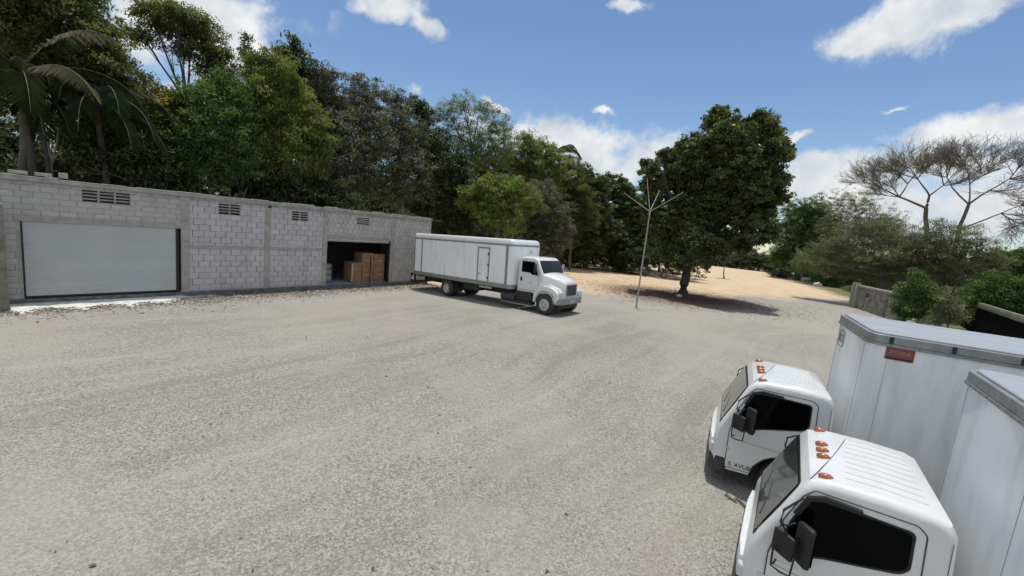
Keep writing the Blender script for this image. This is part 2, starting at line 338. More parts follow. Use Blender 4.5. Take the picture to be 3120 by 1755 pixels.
# ---------------------------------------------------------------- ground
def make_ground():
    def axis(a,b,mid0,mid1,step):
        L=list(np.arange(mid0,mid1+1e-6,step)); d=step; v=mid1
        while v<b: d*=1.35; v+=d; L.append(v)
        d=step; v=mid0; P=[]
        while v>a: d*=1.35; v-=d; P.append(v)
        return np.array(P[::-1]+L)
    xs=axis(-700,700,-24,45,.5); ys=axis(-300,900,-6,50,.5); nx,ny=len(xs),len(ys)
    X,Y=np.meshgrid(xs,ys); Z=np.array([[hg(a,b) for a in xs] for b in ys])
    nz=sum(.014/k*np.sin(X*1.1*k+1.7*k)*np.cos(Y*.9*k+k*k) for k in (1,2,3)); Z=Z+nz*(np.hypot(X-4,Y-5)<60)
    me=bpy.data.meshes.new('ground'); i=np.arange(nx*ny).reshape(ny,nx)
    F=np.stack([i[:-1,:-1],i[:-1,1:],i[1:,1:],i[1:,:-1]],-1).reshape(-1,4)
    me.from_pydata(np.stack([X,Y,Z],-1).reshape(-1,3).tolist(),[],F.tolist()); me.materials.append(ground_mat())
    for p in me.polygons: p.use_smooth=True
    setp(link(bpy.data.objects.new('ground',me)),kind='structure')
make_ground()
# ---------------------------------------------------------------- warehouse  (x along the front, y out towards the yard is negative -> see frame)
WAZ=rad(37.3); WO=Vector((-17.44,14.67,0))
WU=Vector((math.sin(WAZ),math.cos(WAZ),0)); WN=Vector((WU.y,-WU.x,0))       # along, towards yard
def wp(s,off,z): return WO+WU*s+WN*off+Vector((0,0,z))
wh=thing('warehouse','long low grey concrete block warehouse with one closed and one open roller door','warehouse',WO,(0,0,math.pi/2-WAZ))
# local frame: x along wall, y = away from the yard, z up
D1=(0.0,4.70,.25,3.05); D2=(11.33,15.58,.27,2.93); TOP=4.45; END=18.85
def wall_with_holes(x0,x1,z0,z1,holes,name,mat,y0=0.,y1=.2):
    mb=MB(); xs=sorted({x0,x1,*[h[0] for h in holes],*[h[1] for h in holes]}); zs=sorted({z0,z1,*[h[2] for h in holes],*[h[3] for h in holes]})
    q={}
    def V(x,y,z):
        k=(round(x,4),round(y,4),round(z,4)); 
        if k not in q: q[k]=mb.bm.verts.new(k)
        return q[k]
    solid={}
    for i in range(len(xs)-1):
        for j in range(len(zs)-1):
            cx,cz=(xs[i]+xs[i+1])/2,(zs[j]+zs[j+1])/2; solid[i,j]=not any(h[0]<cx<h[1] and h[2]<cz<h[3] for h in holes)
    for (i,j),s_ in solid.items():
        if not s_: continue
        a,b,c,d=xs[i],xs[i+1],zs[j],zs[j+1]
        mb.bm.faces.new((V(a,y0,c),V(b,y0,c),V(b,y0,d),V(a,y0,d))); mb.bm.faces.new((V(a,y1,d),V(b,y1,d),V(b,y1,c),V(a,y1,c)))
        for (di,dj,fc) in ((-1,0,(a,c,a,d)),(1,0,(b,c,b,d)),(0,-1,(a,c,b,c)),(0,1,(a,d,b,d))):
            if not solid.get((i+di,j+dj),False):
                p,r,p2,r2=fc; mb.bm.faces.new((V(p,y0,r),V(p2,y0,r2),V(p2,y1,r2),V(p,y1,r)))
    return mb.build(name,mat,wh,smooth=0)
V1=(1.66,3.07,3.86,4.35); V2=(6.09,7.01,3.78,4.31); V3=(9.37,10.25,3.75,4.26); V4=(13.1,14.0,3.80,4.24)
wall_with_holes(-2.6,4.70,.2,TOP,[(-.0,4.70,.2,3.05),V1],'wall','block_grey')
wall_with_holes(5.0,8.08,.25,TOP,[V2],'wall','block_mauve')
wall_with_holes(8.37,11.08,.25,TOP,[V3],'wall','block_mauve')
wall_with_holes(11.33,15.58,2.93,TOP,[V4],'wall','block_warm')
wall_with_holes(15.85,END,.25,TOP,[],'wall','block_warm')
# side, back walls, slab floor, roof
DEP=5.6
MB().box(-2.6,.2,.0,-2.4,DEP,TOP).build('side_wall','block_grey',wh,0); MB().box(END-.2,.2,.0,END,DEP,TOP).build('side_wall','block_grey',wh,0)
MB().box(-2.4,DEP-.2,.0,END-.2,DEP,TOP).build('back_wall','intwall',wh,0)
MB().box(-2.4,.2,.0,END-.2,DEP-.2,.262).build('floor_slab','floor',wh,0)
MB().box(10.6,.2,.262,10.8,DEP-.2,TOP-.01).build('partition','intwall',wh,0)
rf=MB().box(-2.75,-.06,TOP,END+.02,DEP+.05,TOP+.12)
rf.build('roof_slab','conc',wh,0)
# concrete columns, beams, plinth
for a,b in ((4.70,5.0),(8.08,8.37),(11.08,11.33),(15.58,15.85)): MB().box(a,-.022,.14,b,.21,TOP-.003,bev=.006,seg=1).build('column','conc',wh)
for a,b in ((5.0,8.08),(8.37,11.08)): MB().box(a,-.006,2.17,b,.02,2.36).build('bond_beam','conc',wh,0)
MB().box(-.02,-.018,3.05,4.70,.19,3.27).build('lintel','conc',wh,0); MB().box(11.33,-.018,2.93,15.58,.19,3.12).build('lintel','conc',wh,0)
MB().box(-2.6,-.045,-.3,END,.2,.245,bev=.01,seg=1).build('plinth','concdark',wh)
# irregular coping of mortar along the top edge
cp=MB(); x=-2.6
while x<END-.3:
    l=random.uniform(.3,.9); h=random.uniform(.02,.09); cp.box(x,random.uniform(-.03,.02),TOP+.12,min(x+l,END),.3,TOP+.12+h,bev=.012,seg=1); x+=l
cp.build('coping','conc',wh)
# roller door 1 with guides, bottom bar
d=MB().box(.16,.055,.33,4.52,.075,3.048).build('roller_door','slat',wh,0); 
MB().box(.16,.045,.27,4.52,.085,.345,bev=.01).build('bottom_bar','black',d)
MB().box(.11,.02,.25,.16,.10,3.049).build('guide_rail','black',d,0); MB().box(4.52,.02,.25,4.62,.10,3.049).build('guide_rail','black',d,0)
MB().box(-.02,.001,.25,.105,.19,3.049).build('door_jamb','conc',wh,0)
# roller door 2 rolled up: drum, housing and guides
d=MB().box(11.36,.03,2.80,15.55,.06,2.928).build('roller_door','slat',wh,0)
MB().box(11.36,.02,2.755,15.50,.075,2.82,bev=.01).build('bottom_bar','conc',d)
MB().tube([(11.4,.42,3.2),(15.5,.42,3.2)],.2,16).build('drum','slat',d)
MB().box(15.47,.02,.262,15.578,.12,2.90).build('guide_rail','black',d,0); MB().box(11.332,.02,.262,11.38,.12,2.90).build('guide_rail','alu',d,0)
MB().box(14.22,.05,.262,14.27,.10,1.9).build('steel_post','black',wh,0)
# vent blocks: frames with louvre slats over a black fill painting the shade behind them
for (a,b,c,e),n in ((V1,3),(V2,2),(V3,2),(V4,1)):
    v=MB(); w=(b-a)/n
    for k in range(n):
        x0,x1=a+k*w,a+(k+1)*w; v.box(x0+.002,.004,c+.002,x0+.03,.12,e-.002); v.box(x1-.03,.004,c+.002,x1-.002,.12,e-.002); 
        v.box(x0+.03,.004,c+.002,x1-.03,.12,c+.03); v.box(x0+.03,.004,e-.03,x1-.03,.12,e-.002)
        for j in range(1,4): 
            z=c+(e-c)*j/4; v.prism([(.01,z-.012),(.01,z+.022),(.11,z+.05),(.11,z+.02)],x0+.03,x1-.03,lambda p,q_,h:(h,p,q_))
    v.build('vent_block','conc' if n>1 else 'block_warm',wh,0)
    MB().box(a+.003,.13,c+.003,b-.003,.19,e-.003).build('vent_dark_fill','black',wh,0)
# roof sheets poking out at the far end
MB().box(END-.1,-.25,TOP+.02,END+.75,.35,TOP+.05).box(END-.1,.5,TOP-.08,END+.55,1.1,TOP-.05).build('roof_sheet','alu',wh,0)
MB().tube([(8.22,-.02,4.30),(8.22,-.22,4.36)],.015,6).ico((8.22,-.24,4.36),.085,2,(1,1.1,.9)).build('camera_dome','black',wh)
# mossy gate post in front of the left jamb
g0=wp(-.62,.62,0); po=MB(); po.box(-.33,-.24,-.2,.33,.24,3.62,bev=.03,seg=2)
for v in po.bm.verts: v.co.x+=random.uniform(-.012,.012); v.co.x*=1+.05*(3.6-v.co.z)/3.6
po=po.build('concrete_post','post',None,35,loc=g0,rot=(0,0,math.pi/2-WAZ)); setp(po,'mossy brown concrete post at the left end of the warehouse front','post')
# loose things on the roof edge
for k,(s_,l,lab) in enumerate(((0.15,.45,'rough grey block lying leftmost on the warehouse roof edge'),(.75,.4,'grey block lying on the roof edge left of the three-bay vent'),(1.25,.2,'small upright grey block on the roof edge above the closed roller door'))):
    b=MB().box(-l/2,-.1,0,l/2,.1,.12 if k<2 else .2,bev=.012).build('concrete_block','conc',None,35,loc=wp(s_,-.35,TOP+.21),rot=(0,0,math.pi/2-WAZ+.1*k)); setp(b,lab,'block',group='blocks left on the warehouse roof')
# cement skirt in front of door 1
ap=MB(); up=[];dn=[]
for i in range(34):
    s_=-.25+i*.19; w=1.05+.28*math.sin(i*.9)+random.uniform(-.16,.16); w*=(1 if s_<3.6 else max(.25,1-(s_-3.6)*.45))
    up.append(ap.bm.verts.new(wp(s_,.046,.10 if s_<4.8 else .05))); dn.append(ap.bm.verts.new(wp(s_,w,.018)))
for i in range(33): ap.bm.faces.new((up[i],up[i+1],dn[i+1],dn[i]))
setp(ap.build('cement_skirt','apron',None,0),kind='structure')
# boxes stored inside
BX=[ # s, depth from the front, base z, l,w,h, label
 (13.50,.55,.262,.66,.9,1.22,'low brown carton just inside the open roller door, left of the tall stack'),
 (14.27,.55,.262,.82,.9,.95,'lower left brown carton of the tall stack behind the steel post'),
 (14.27,.57,1.212,.82,.9,.86,'upper left brown carton of the tall stack behind the steel post'),
 (15.09,.55,.262,.76,.9,.95,'lower right brown carton of the tall stack at the right jamb of the doorway'),
 (15.09,.58,1.212,.76,.9,.80,'upper right brown carton of the tall stack at the right jamb of the doorway'),
 (12.6,2.3,.262,.7,.8,.9,'small dark carton deep inside left of the low carton')]
for s_,dp,z,l,w,h,lab in BX:
    t=thing('cardboard_box',lab,'carton',wp(s_,-dp-.25,z),(0,0,math.pi/2-WAZ+random.uniform(-.03,.03)),'cartons stored inside the warehouse')
    MB().box(-l/2,-w/2,0,l/2,w/2,h,bev=.012,seg=1).build('carton','card',t)
    MB().box(-l/2-.003,-w/2-.003,h*.1,-l/2+.06,-w/2+.05,h-.04).build('tape','tape',t,0) if lab.startswith('low brown') else MB().box(-l/2+.2,-w/2-.003,h*.46,l/2-.2,-w/2+.02,h*.5).build('tape','tape',t,0)
for k,(z,h,lab) in enumerate(((.262,.42,'bottom pale sack of the pile inside the left jamb of the open doorway'),(.66,.36,'middle pale sack of the pile inside the left jamb of the open doorway'),(1.0,.34,'top grey sack of the pile inside the left jamb of the open doorway'))):
    b=MB().box(-.36,-.3,0,.36,.3,h,bev=.13,seg=3).build('sack','conc',None,60,loc=wp(11.85,-1.15-.05*k,z),rot=(0,0,math.pi/2-WAZ+.1*k)); setp(b,lab,'sack',group='sacks piled inside the doorway')
# ---------------------------------------------------------------- vehicles
def wheel(x,y,r,w,parent,side,dual=False,n=30,name='wheel'):
    """side=+1 outer face towards +y"""
    s=side; c=(x,y,r); k=.57
    o=MB().lathe([(r*k,-w/2),(r*.8,-w/2-.008),(r*.95,-w/2+.01),(r,-w/2+.045),(r,w/2-.045),(r*.95,w/2-.01),(r*.8,w/2+.008),(r*k,w/2),(r*k,-w/2)],c,n).build(name,'rubber',parent)
    R=r*k
    prof=[(R,-w/2),(R+.004,w/2-.01),(R-.02,w/2-.03),(R-.045,w/2-.03-(.13 if dual else .02)),(r*.34,w/2-(.17 if dual else .0)),(r*.22,w/2-(.15 if dual else -.015)),(r*.20,w/2-(.03 if dual else -.06)),(r*.06,w/2-(.01 if dual else -.075)),(0,w/2-(.01 if dual else -.075))]
    m=MB().lathe([(a,b*s) for a,b in prof],c,n).build('rim','rim',o)
    nuts=MB()
    for q in range(8):
        a=2*math.pi*q/8; yy=y+s*(w/2-(.15 if dual else -.02)); nuts.ico((x+math.cos(a)*r*.27,yy,r+math.sin(a)*r*.27),.018,1)
    nuts.build('wheel_nuts','chassis',o); return o
def clip(pts,f):
    out=[]
    for i,a in enumerate(pts):
        b=pts[(i+1)%len(pts)]; fa,fb=f(a),f(b)
        if fa>=0: out.append(a)
        if fa*fb<0: t=fa/(fa-fb); out.append((a[0]+(b[0]-a[0])*t,a[1]+(b[1]-a[1])*t))
    return out
def rounded(pts,r,n=4):
    out=[]
    for i,p in enumerate(pts):
        p=Vector(p); a=Vector(pts[i-1])-p; b=Vector(pts[(i+1)%len(pts)])-p; rr=min(r,a.length*.45,b.length*.45); a=p+a.normalized()*rr; b=p+b.normalized()*rr
        for k in range(n+1): t=k/n; q=a*(1-t)**2+p*2*t*(1-t)+b*t*t; out.append((q.x,q.y))
    return out
def corner_box(x0,x1,w,z0,z1,rv,rt):
    """cargo body outline with front vertical corners rounded by rv (front is x1)"""
    P=[(x0,-w/2)]
    for k in range(7): a=rad(-90+15*k); P.append((x1-rv+math.cos(a)*rv,-w/2+rv+math.sin(a)*rv))
    for k in range(7): a=rad(15*k); P.append((x1-rv+math.cos(a)*rv,w/2-rv+math.sin(a)*rv))
    P.append((x0,w/2)); return P
def grow(P,x0,x1,w,d):
    return [(x0-d if abs(px-x0)<1e-6 else px+d*(1 if px>x1-.3 and abs(py)<w/2-1e-4 else 0)*min(1,(px-(x1-.3))/.3), py*(1+2*d/w)) for px,py in P]
def cabover(label,loc,yaw,pitch,boxz,detail):
    """short-nose cab-over box truck. x forward from the front panel, y left, z up"""
    T=thing('box_truck',label,'truck',loc,(0,-pitch,math.pi/2-yaw),'white cab-over box trucks parked on the right')
    HW=.97; ZB=1.15
    def yw(z): return HW-max(0,z-ZB)*.06
    ZR=2.20; wc=(-1.20,.40); wr=.52
    prof=[(-.02,.40),(.0,.62),(.0,.90),(-.02,1.10),(-.10,1.33),(-.28,1.72),(-.42,2.04),(-.50,2.14),(-.70,ZR),(-1.15,ZR+.015),(-1.56,ZR+.0),(-1.67,2.16),(-1.73,2.05),(-1.78,1.15),(-1.78,.62)]
    arch=[(wc[0]+math.cos(rad(a))*wr,wc[1]+math.sin(rad(a))*wr) for a in range(155,14,-14)]
    prof+=arch+[(-.66,.42)]
    mb=MB(); n=len(prof)
    A=[mb.bm.verts.new((x,yw(z),z)) for x,z in prof]; B=[mb.bm.verts.new((x,-yw(z),z)) for x,z in prof]
    # side faces split at the belt so they stay planar
    up=[i for i in range(4,14)]; 
    sideA=[A[i] for i in range(n)]
    fs=[]
    fs.append(mb.bm.faces.new([A[i] for i in range(4,14)])); fs.append(mb.bm.faces.new([A[i] for i in list(range(0,5))+list(range(13,n))]))
    fs.append(mb.bm.faces.new([B[i] for i in range(4,14)][::-1])); fs.append(mb.bm.faces.new([B[i] for i in list(range(0,5))+list(range(13,n))][::-1]))
    rim=[]
    for i in range(n): fs.append(mb.bm.faces.new((A[i],B[i],B[(i+1)%n],A[(i+1)%n])))
    bmesh.ops.recalc_face_normals(mb.bm,faces=fs)
    top=[]; low=[]
    for L in (A,B):
        for i in range(n):
            e=mb.bm.edges.get((L[i],L[(i+1)%n]))
            if 5<=i<=12: top.append(e)
            elif i<5: low.append(e)
    bmesh.ops.bevel(mb.bm,geom=top+low,offset=.09,segments=5,profile=.5,affect='EDGES',clamp_overlap=True)
    cab=mb.build('cab','paint',T,28)
    # windscreen: frit border and glass, following the three facets of the front
    def wsh(hw0,hw1,za,zb,off,nm,mat,rr):
        def X(z): 
            for (xa,z0),(xb,z1) in zip(prof[3:7],prof[4:8]):
                if z<=z1: return xa+(xb-xa)*(z-z0)/(z1-z0)
            return prof[7][0]
        pts=rounded([(-hw0,za),(hw0,za),(hw1,zb),(-hw1,zb)],rr,5); m_=MB(); vs=[]
        for y,z in pts: vs.append(m_.bm.verts.new((X(z)+off*.9+.0,y,z+off*.4)))
        m_.bm.faces.new(vs); bmesh.ops.solidify(m_.bm,geom=m_.bm.faces[:],thickness=.004); return m_.build(nm,mat,T,0)
    wsh(.885,.835,1.225,2.05,.006,'windscreen_seal','black',.06); ws=wsh(.855,.805,1.265,2.02,.014,'windscreen','windshield',.05)
    # wipers
    MB().tube([(-.10,.55,1.36),(-.17,.25,1.50),(-.20,-.12,1.56)],.010,5).tube([(-.10,-.1,1.36),(-.17,-.4,1.50),(-.2,-.72,1.56)],.010,5).build('wiper','black',T)
    # side glazing, doors
    def side(pts,off,name,mat,parent,sgn=1):
        m_=MB()
        def cap(o_):
            fsx=[]
            for half in (clip(pts,lambda p:p[1]-ZB),clip(pts,lambda p:ZB-p[1])):
                if len(half)>2: fsx.append(m_.bm.faces.new([m_.bm.verts.new((x,sgn*(yw(z)+o_),z)) for x,z in half]))
        cap(off); bmesh.ops.remove_doubles(m_.bm,verts=m_.bm.verts[:],dist=.0005)
        return m_.build(name,mat,parent,0)
    for sg in (1,-1):
        door=[(-.26,.46),(-.24,1.15),(-.33,1.62),(-.46,1.95),(-.56,2.06),(-1.42,2.06),(-1.50,1.99),(-1.53,1.3),(-1.52,1.05),(-1.40,.95),(-1.1,.94),(-.86,.80),(-.70,.60),(-.68,.46)]
        dr=side(rounded(door,.03,3),.005,'door','paint',T,sg)
        win=rounded([(-.32,1.30),(-.385,1.62),(-.50,1.95),(-.66,2.00),(-1.42,1.985),(-1.435,1.58),(-1.36,1.50),(-1.1,1.43),(-.72,1.33),(-.50,1.22),(-.38,1.22)],.06,4)
        side(win,.011,'window_seal','black',dr,sg)
        win2=rounded([(-.35,1.32),(-.41,1.62),(-.52,1.93),(-.66,1.975),(-1.395,1.96),(-1.41,1.6),(-1.34,1.525),(-1.1,1.455),(-.71,1.355),(-.49,1.25),(-.40,1.25)],.05,4); side(win2,.015,'window','glass',dr,sg)
        # shut lines
        dl=rounded(door,.03,3); sm=MB().tube([(x,sg*(yw(z)+.004),z) for x,z in dl],.0075,5,closed=True); sm.tube([(-1.69,sg*(yw(2.0)+.0),2.0),(-1.72,sg*(yw(.9)),.9)],.004,4); sm.build('shut_line','seam',dr)
        # swage lines on the lower door
        MB().prism([(-.27,1.09),(-1.50,1.03),(-1.50,1.055),(-.27,1.115)],sg*(HW+.003),sg*(HW+.012)).build('swage','paint',dr,0)
        MB().prism([(-.30,1.03),(-1.36,.975),(-1.36,.988),(-.30,1.043)],sg*(HW+.0055),sg*(HW+.0075)).build('decal_line','inkpale',dr,0)
        MB().box(-1.47,sg*(HW+.03)-.012,1.12,-1.31,sg*(HW+.03)+.012,1.155,bev=.008).build('handle','black',dr)
        # black rain visor over the window
        MB().prism([(-.40,1.74),(-.50,1.98),(-.66,2.045),(-.98,2.03),(-.98,1.99),(-.66,1.99),(-.54,1.95),(-.46,1.74)],sg*(yw(1.95)+.005),sg*(yw(1.95)+.055)).build('rain_visor','black',dr,0)
        # arch lip and inner arch
        MB().tube([(wc[0]+math.cos(rad(a))*(wr+.0),sg*(HW-.005),wc[1]+math.sin(rad(a))*(wr+.0)) for a in range(8,173,11)],.016,6).build('arch_lip','black',T)
        MB().box(-1.77,sg*.5,.44,-.56,sg*.52,1.0).build('arch_liner','chassis',T,0)
        # headlamp cluster wrapping the corner, indicator
        MB().box(-.16,sg*.64,.66,.040,sg*.955,.86,bev=.05,seg=3).build('headlight','lamp',T)
        MB().box(-.30,sg*(HW-.01),.80,-.18,sg*(HW+.012),.86,bev=.01).build('indicator','lamp',T)
        # step below the door
        MB().box(-.70,sg*.66,.30,-.20,sg*.93,.42,bev=.02).build('step','chassis',T)
    # grille, bumper
    MB().box(.04,-.5,.74,.078,.5,.82,bev=.01).build('grille','black',T)
    MB().prism([(-.30,-.97),(-.12,-.985),(.02,-.93),(.075,-.6),(.085,0),(.075,.6),(.02,.93),(-.12,.985),(-.30,.97),(-.30,.8),(-.1,.8),(-.1,-.8),(-.30,-.8)],.33,.62,lambda a,b,h:(a,b,h),bev=.02).build('bumper','bumper',T)
    MB().prism([(-.06,-.90),(.03,-.88),(.065,-.5),(.07,0),(.065,.5),(.03,.88),(-.06,.90)],.62,.92,lambda a,b,h:(a,b,h),bev=.02).build('nose_panel','paint',T)
    # marker lamps on the roof
    for y in (-.80,-.24,-.03,.18,.76):
        zq=ZR-.004 if abs(y)<.7 else ZR-.010; q=MB().ico((-.64,y,zq),.054,2,(1.45,.82,.8)); 
        for v in q.bm.verts:
            if v.co.x>-.64: v.co.y=y+(v.co.y-y)*(1-(v.co.x+.64)*4)
        q.build('marker_light','amber',T)
    # pressed ribs and front seam on the roof skin
    rb=MB()
    for k in range(9):
        y=-.66+k*.165; xs_=-.82-.10*(.7-y)/1.4; rz=lambda x:ZR+.015*(1-abs(x+1.15)/(.45 if x>-1.15 else .41)); rb.tube([(xs_,y,rz(xs_)-.003),(-1.15,y,ZR+.013),(-1.52,y,rz(-1.52)-.001)],.017,6)
    rb.build('roof_ribs','paint',T)
    MB().tube([(-.92,-.66,ZR+.008),(-.80,-.15,ZR+.003),(-.71,.2,ZR-.0),(-.58,.62,ZR-.026),(-.50,.84,ZR-.055)],.005,5).build('roof_seam','seam',T)
    for x in (-.88,-1.0,-1.42,-1.52): MB().ico((x,.835,ZR-.006 if x>-1.45 else ZR-.010),.010,1).build('roof_bolt','seam',T)
    # mirrors
    for sg in (1,-1):
        ys_=lambda q: sg*(HW+q)
        mr=MB(); mr.tube([(-.46,ys_(-.03),1.93),(-.40,ys_(.10),1.92),(-.30,ys_(.17),1.82),(-.29,ys_(.18),1.68),(-.36,ys_(.18),1.58),(-.45,ys_(.17),1.50)],.013,6)
        mr.tube([(-.44,ys_(.05),1.66),(-.36,ys_(.15),1.64),(-.29,ys_(.17),1.66)],.011,6)
        mr.tube([(-.27,ys_(.16),1.36),(-.28,ys_(.17),1.12),(-.36,ys_(.21),1.11),(-.46,ys_(.25),1.13),(-.47,ys_(.25),1.36)],.011,6).tube([(-.30,ys_(.16),1.14),(-.33,ys_(-.01),1.10)],.011,6)
        mo=mr.build('mirror_arm','black',T)
        MB().prism([(-.44,ys_(.12)),(-.56,ys_(.28)),(-.62,ys_(.27)),(-.61,ys_(.20)),(-.50,ys_(.10))],1.28,1.75,lambda a,b,h:(a,b,h),bev=.03,seg=3).build('mirror_housing','black',mo)
        MB().prism([(-.505,ys_(.098)),(-.622,ys_(.262)),(-.627,ys_(.258)),(-.51,ys_(.094))],1.33,1.70,lambda a,b,h:(a,b,h)).build('mirror_glass','glass',mo,0)
        MB().prism([(-.24,ys_(.10)),(-.44,ys_(.26)),(-.47,ys_(.22)),(-.30,ys_(.07))],1.28,1.56,lambda a,b,h:(a,b,h),bev=.03,seg=3).build('mirror_housing','black',mo)
    # faint interior seen as steering wheel and seat backs would be hidden by the dark glass; chassis and running gear
    MB().box(-7.3,-.42,.52,-.35,-.30,.74).box(-7.3,.30,.52,-.35,.42,.74).box(-1.6,-.6,.35,-.9,.6,.5).build('chassis','chassis',T,0)
    MB().box(-3.2,.50,.38,-2.3,1.0,.86,bev=.06).build('fuel_tank','alu',T)
    for sg in (1,-1):
        wheel(wc[0],sg*.78,.385,.22,T,sg)
        wheel(-5.0,sg*.80,.385,.22,T,sg,True); wheel(-5.0,sg*.56,.385,.20,T,sg,True)
    # cargo body
    bw=2.34; x0=-8.0; x1=-2.02 if detail else -1.92; zt=boxz; z0=.92; rv_=.20
    P=corner_box(x0,x1,bw,z0,zt,rv_,0)
    cb=MB().prism(P,z0,zt-.16,lambda a,b,h:(a,b,h)).build('cargo_box','boxwhite',T,40)
    MB().prism(grow(P,x0,x1,bw,.018),zt-.16,zt-.035,lambda a,b,h:(a,b,h),bev=.006,seg=1).build('top_rail','alu',cb)
    MB().prism(grow(P,x0,x1,bw,.030),zt-.205,zt-.165,lambda a,b,h:(a,b,h)).build('rail_lip','alu',cb)
    MB().prism(grow(P,x0,x1,bw,.014),z0-.10,z0+.02,lambda a,b,h:(a,b,h)).build('bottom_rail','alu',cb)
    MB().prism(grow(P,x0,x1,bw,-.04),zt-.04,zt-.004,lambda a,b,h:(a,b,h),bev=.01,seg=1).build('roof','boxroof',cb)
    # corner mouldings
    for sg in (1,-1):
        MB().box(x1-rv_-.05,sg*(bw/2+.0)-.003,z0+.02,x1-rv_+.0,sg*(bw/2)+.006,zt-.206).build('corner_strip','alu' if False else 'boxwhite',cb,0)
        MB().tube([(x1-rv_-.052,sg*(bw/2+.003),z0+.05),(x1-rv_-.052,sg*(bw/2+.003),zt-.21)],.004,4).tube([(x1+.002,sg*(bw/2-rv_-.02),z0+.05),(x1+.002,sg*(bw/2-rv_-.02),zt-.21)],.003,4).build('moulding_gap','inkpale',cb)
    # fixing plates along the rail
    pl=MB(); 
    for k in range(9):
        xx=x1-.28-k*.72; pl.box(xx,bw/2+.019,zt-.15,xx+.05,bw/2+.028,zt-.05)
    pl.build('rail_plates','chassis',cb,0)
    for xx in (x1-.62,x1-1.85,x1-3.08,x1-4.31):
        MB().box(xx,bw/2-.002,z0+.03,xx+.05,bw/2+.0035,zt-.21).build('panel_joint','boxwhite',cb,0)
    rt=MB()
    for sg in (1,-1):
        for k in range(34): rt.ico((x1-.25-k*.17,sg*(bw/2+.0315),zt-.185),.007,1)
    for k in range(12): rt.ico((x1+.0315,-bw/2+.22+k*.172,zt-.185),.007,1)
    rt.build('rivets','seam',cb,0)
    return T,dict(bw=bw,x1=x1,zt=zt,yw=yw,HW=HW,cb=cb)
YA,YB=rad(-62.6),rad(-56.8)
TA,ia=cabover('white cab-over box truck with clean door lettering, further of the two on the right',(4.56,8.53,0),YA,0,3.47,0)
TB,ib=cabover('nearest white cab-over box truck cut off by the lower right corner of the frame',(3.66,5.52,-.13),YB,0,3.46,1)
# lettering on truck A
xa=(-math.cos(.05),0,-math.sin(.05)*-1)
text('S. AVUB',.108,'ink',TA,(-.50,ia['HW']+.0075,.535),(-1,0,0),(0,0,1))
# number in its rounded frame on the front of the cargo body, sticker on the side
fr=MB(); zc=ia['zt']-.46; yc=-.62
loop=rounded([(yc-.20,zc-.15),(yc+.20,zc-.15),(yc+.20,zc+.15),(yc-.20,zc+.15)],.07,4)
fr.tube([(ia['x1']+.004,a,b) for a,b in loop],.010,5,closed=True); fr.build('number_frame','inkgrey',ia['cb'])
text('021',.23,'inkgrey',ia['cb'],(ia['x1']+.005,yc,zc),(0,1,0),(0,0,1))
text('.......',.12,'inkpale',ia['cb'],(ia['x1']+.005,yc,zc-.21),(0,1,0),(0,0,1))
st=MB().box(ia['x1']-.56,ia['bw']/2+.001,ia['zt']-.40,ia['x1']-.215,ia['bw']/2+.010,ia['zt']-.208).build('sticker','signred',ia['cb'],0)
text('ASTILA',.085,'signtxt',st,(ia['x1']-.388,ia['bw']/2+.0115,ia['zt']-.285),(-1,0,0),(0,0,1),'sticker_lettering')
MB().box(ia['x1']-.55,ia['bw']/2+.0105,ia['zt']-.393,ia['x1']-.225,ia['bw']/2+.013,ia['zt']-.365).build('sticker_band','chassis',st,0)
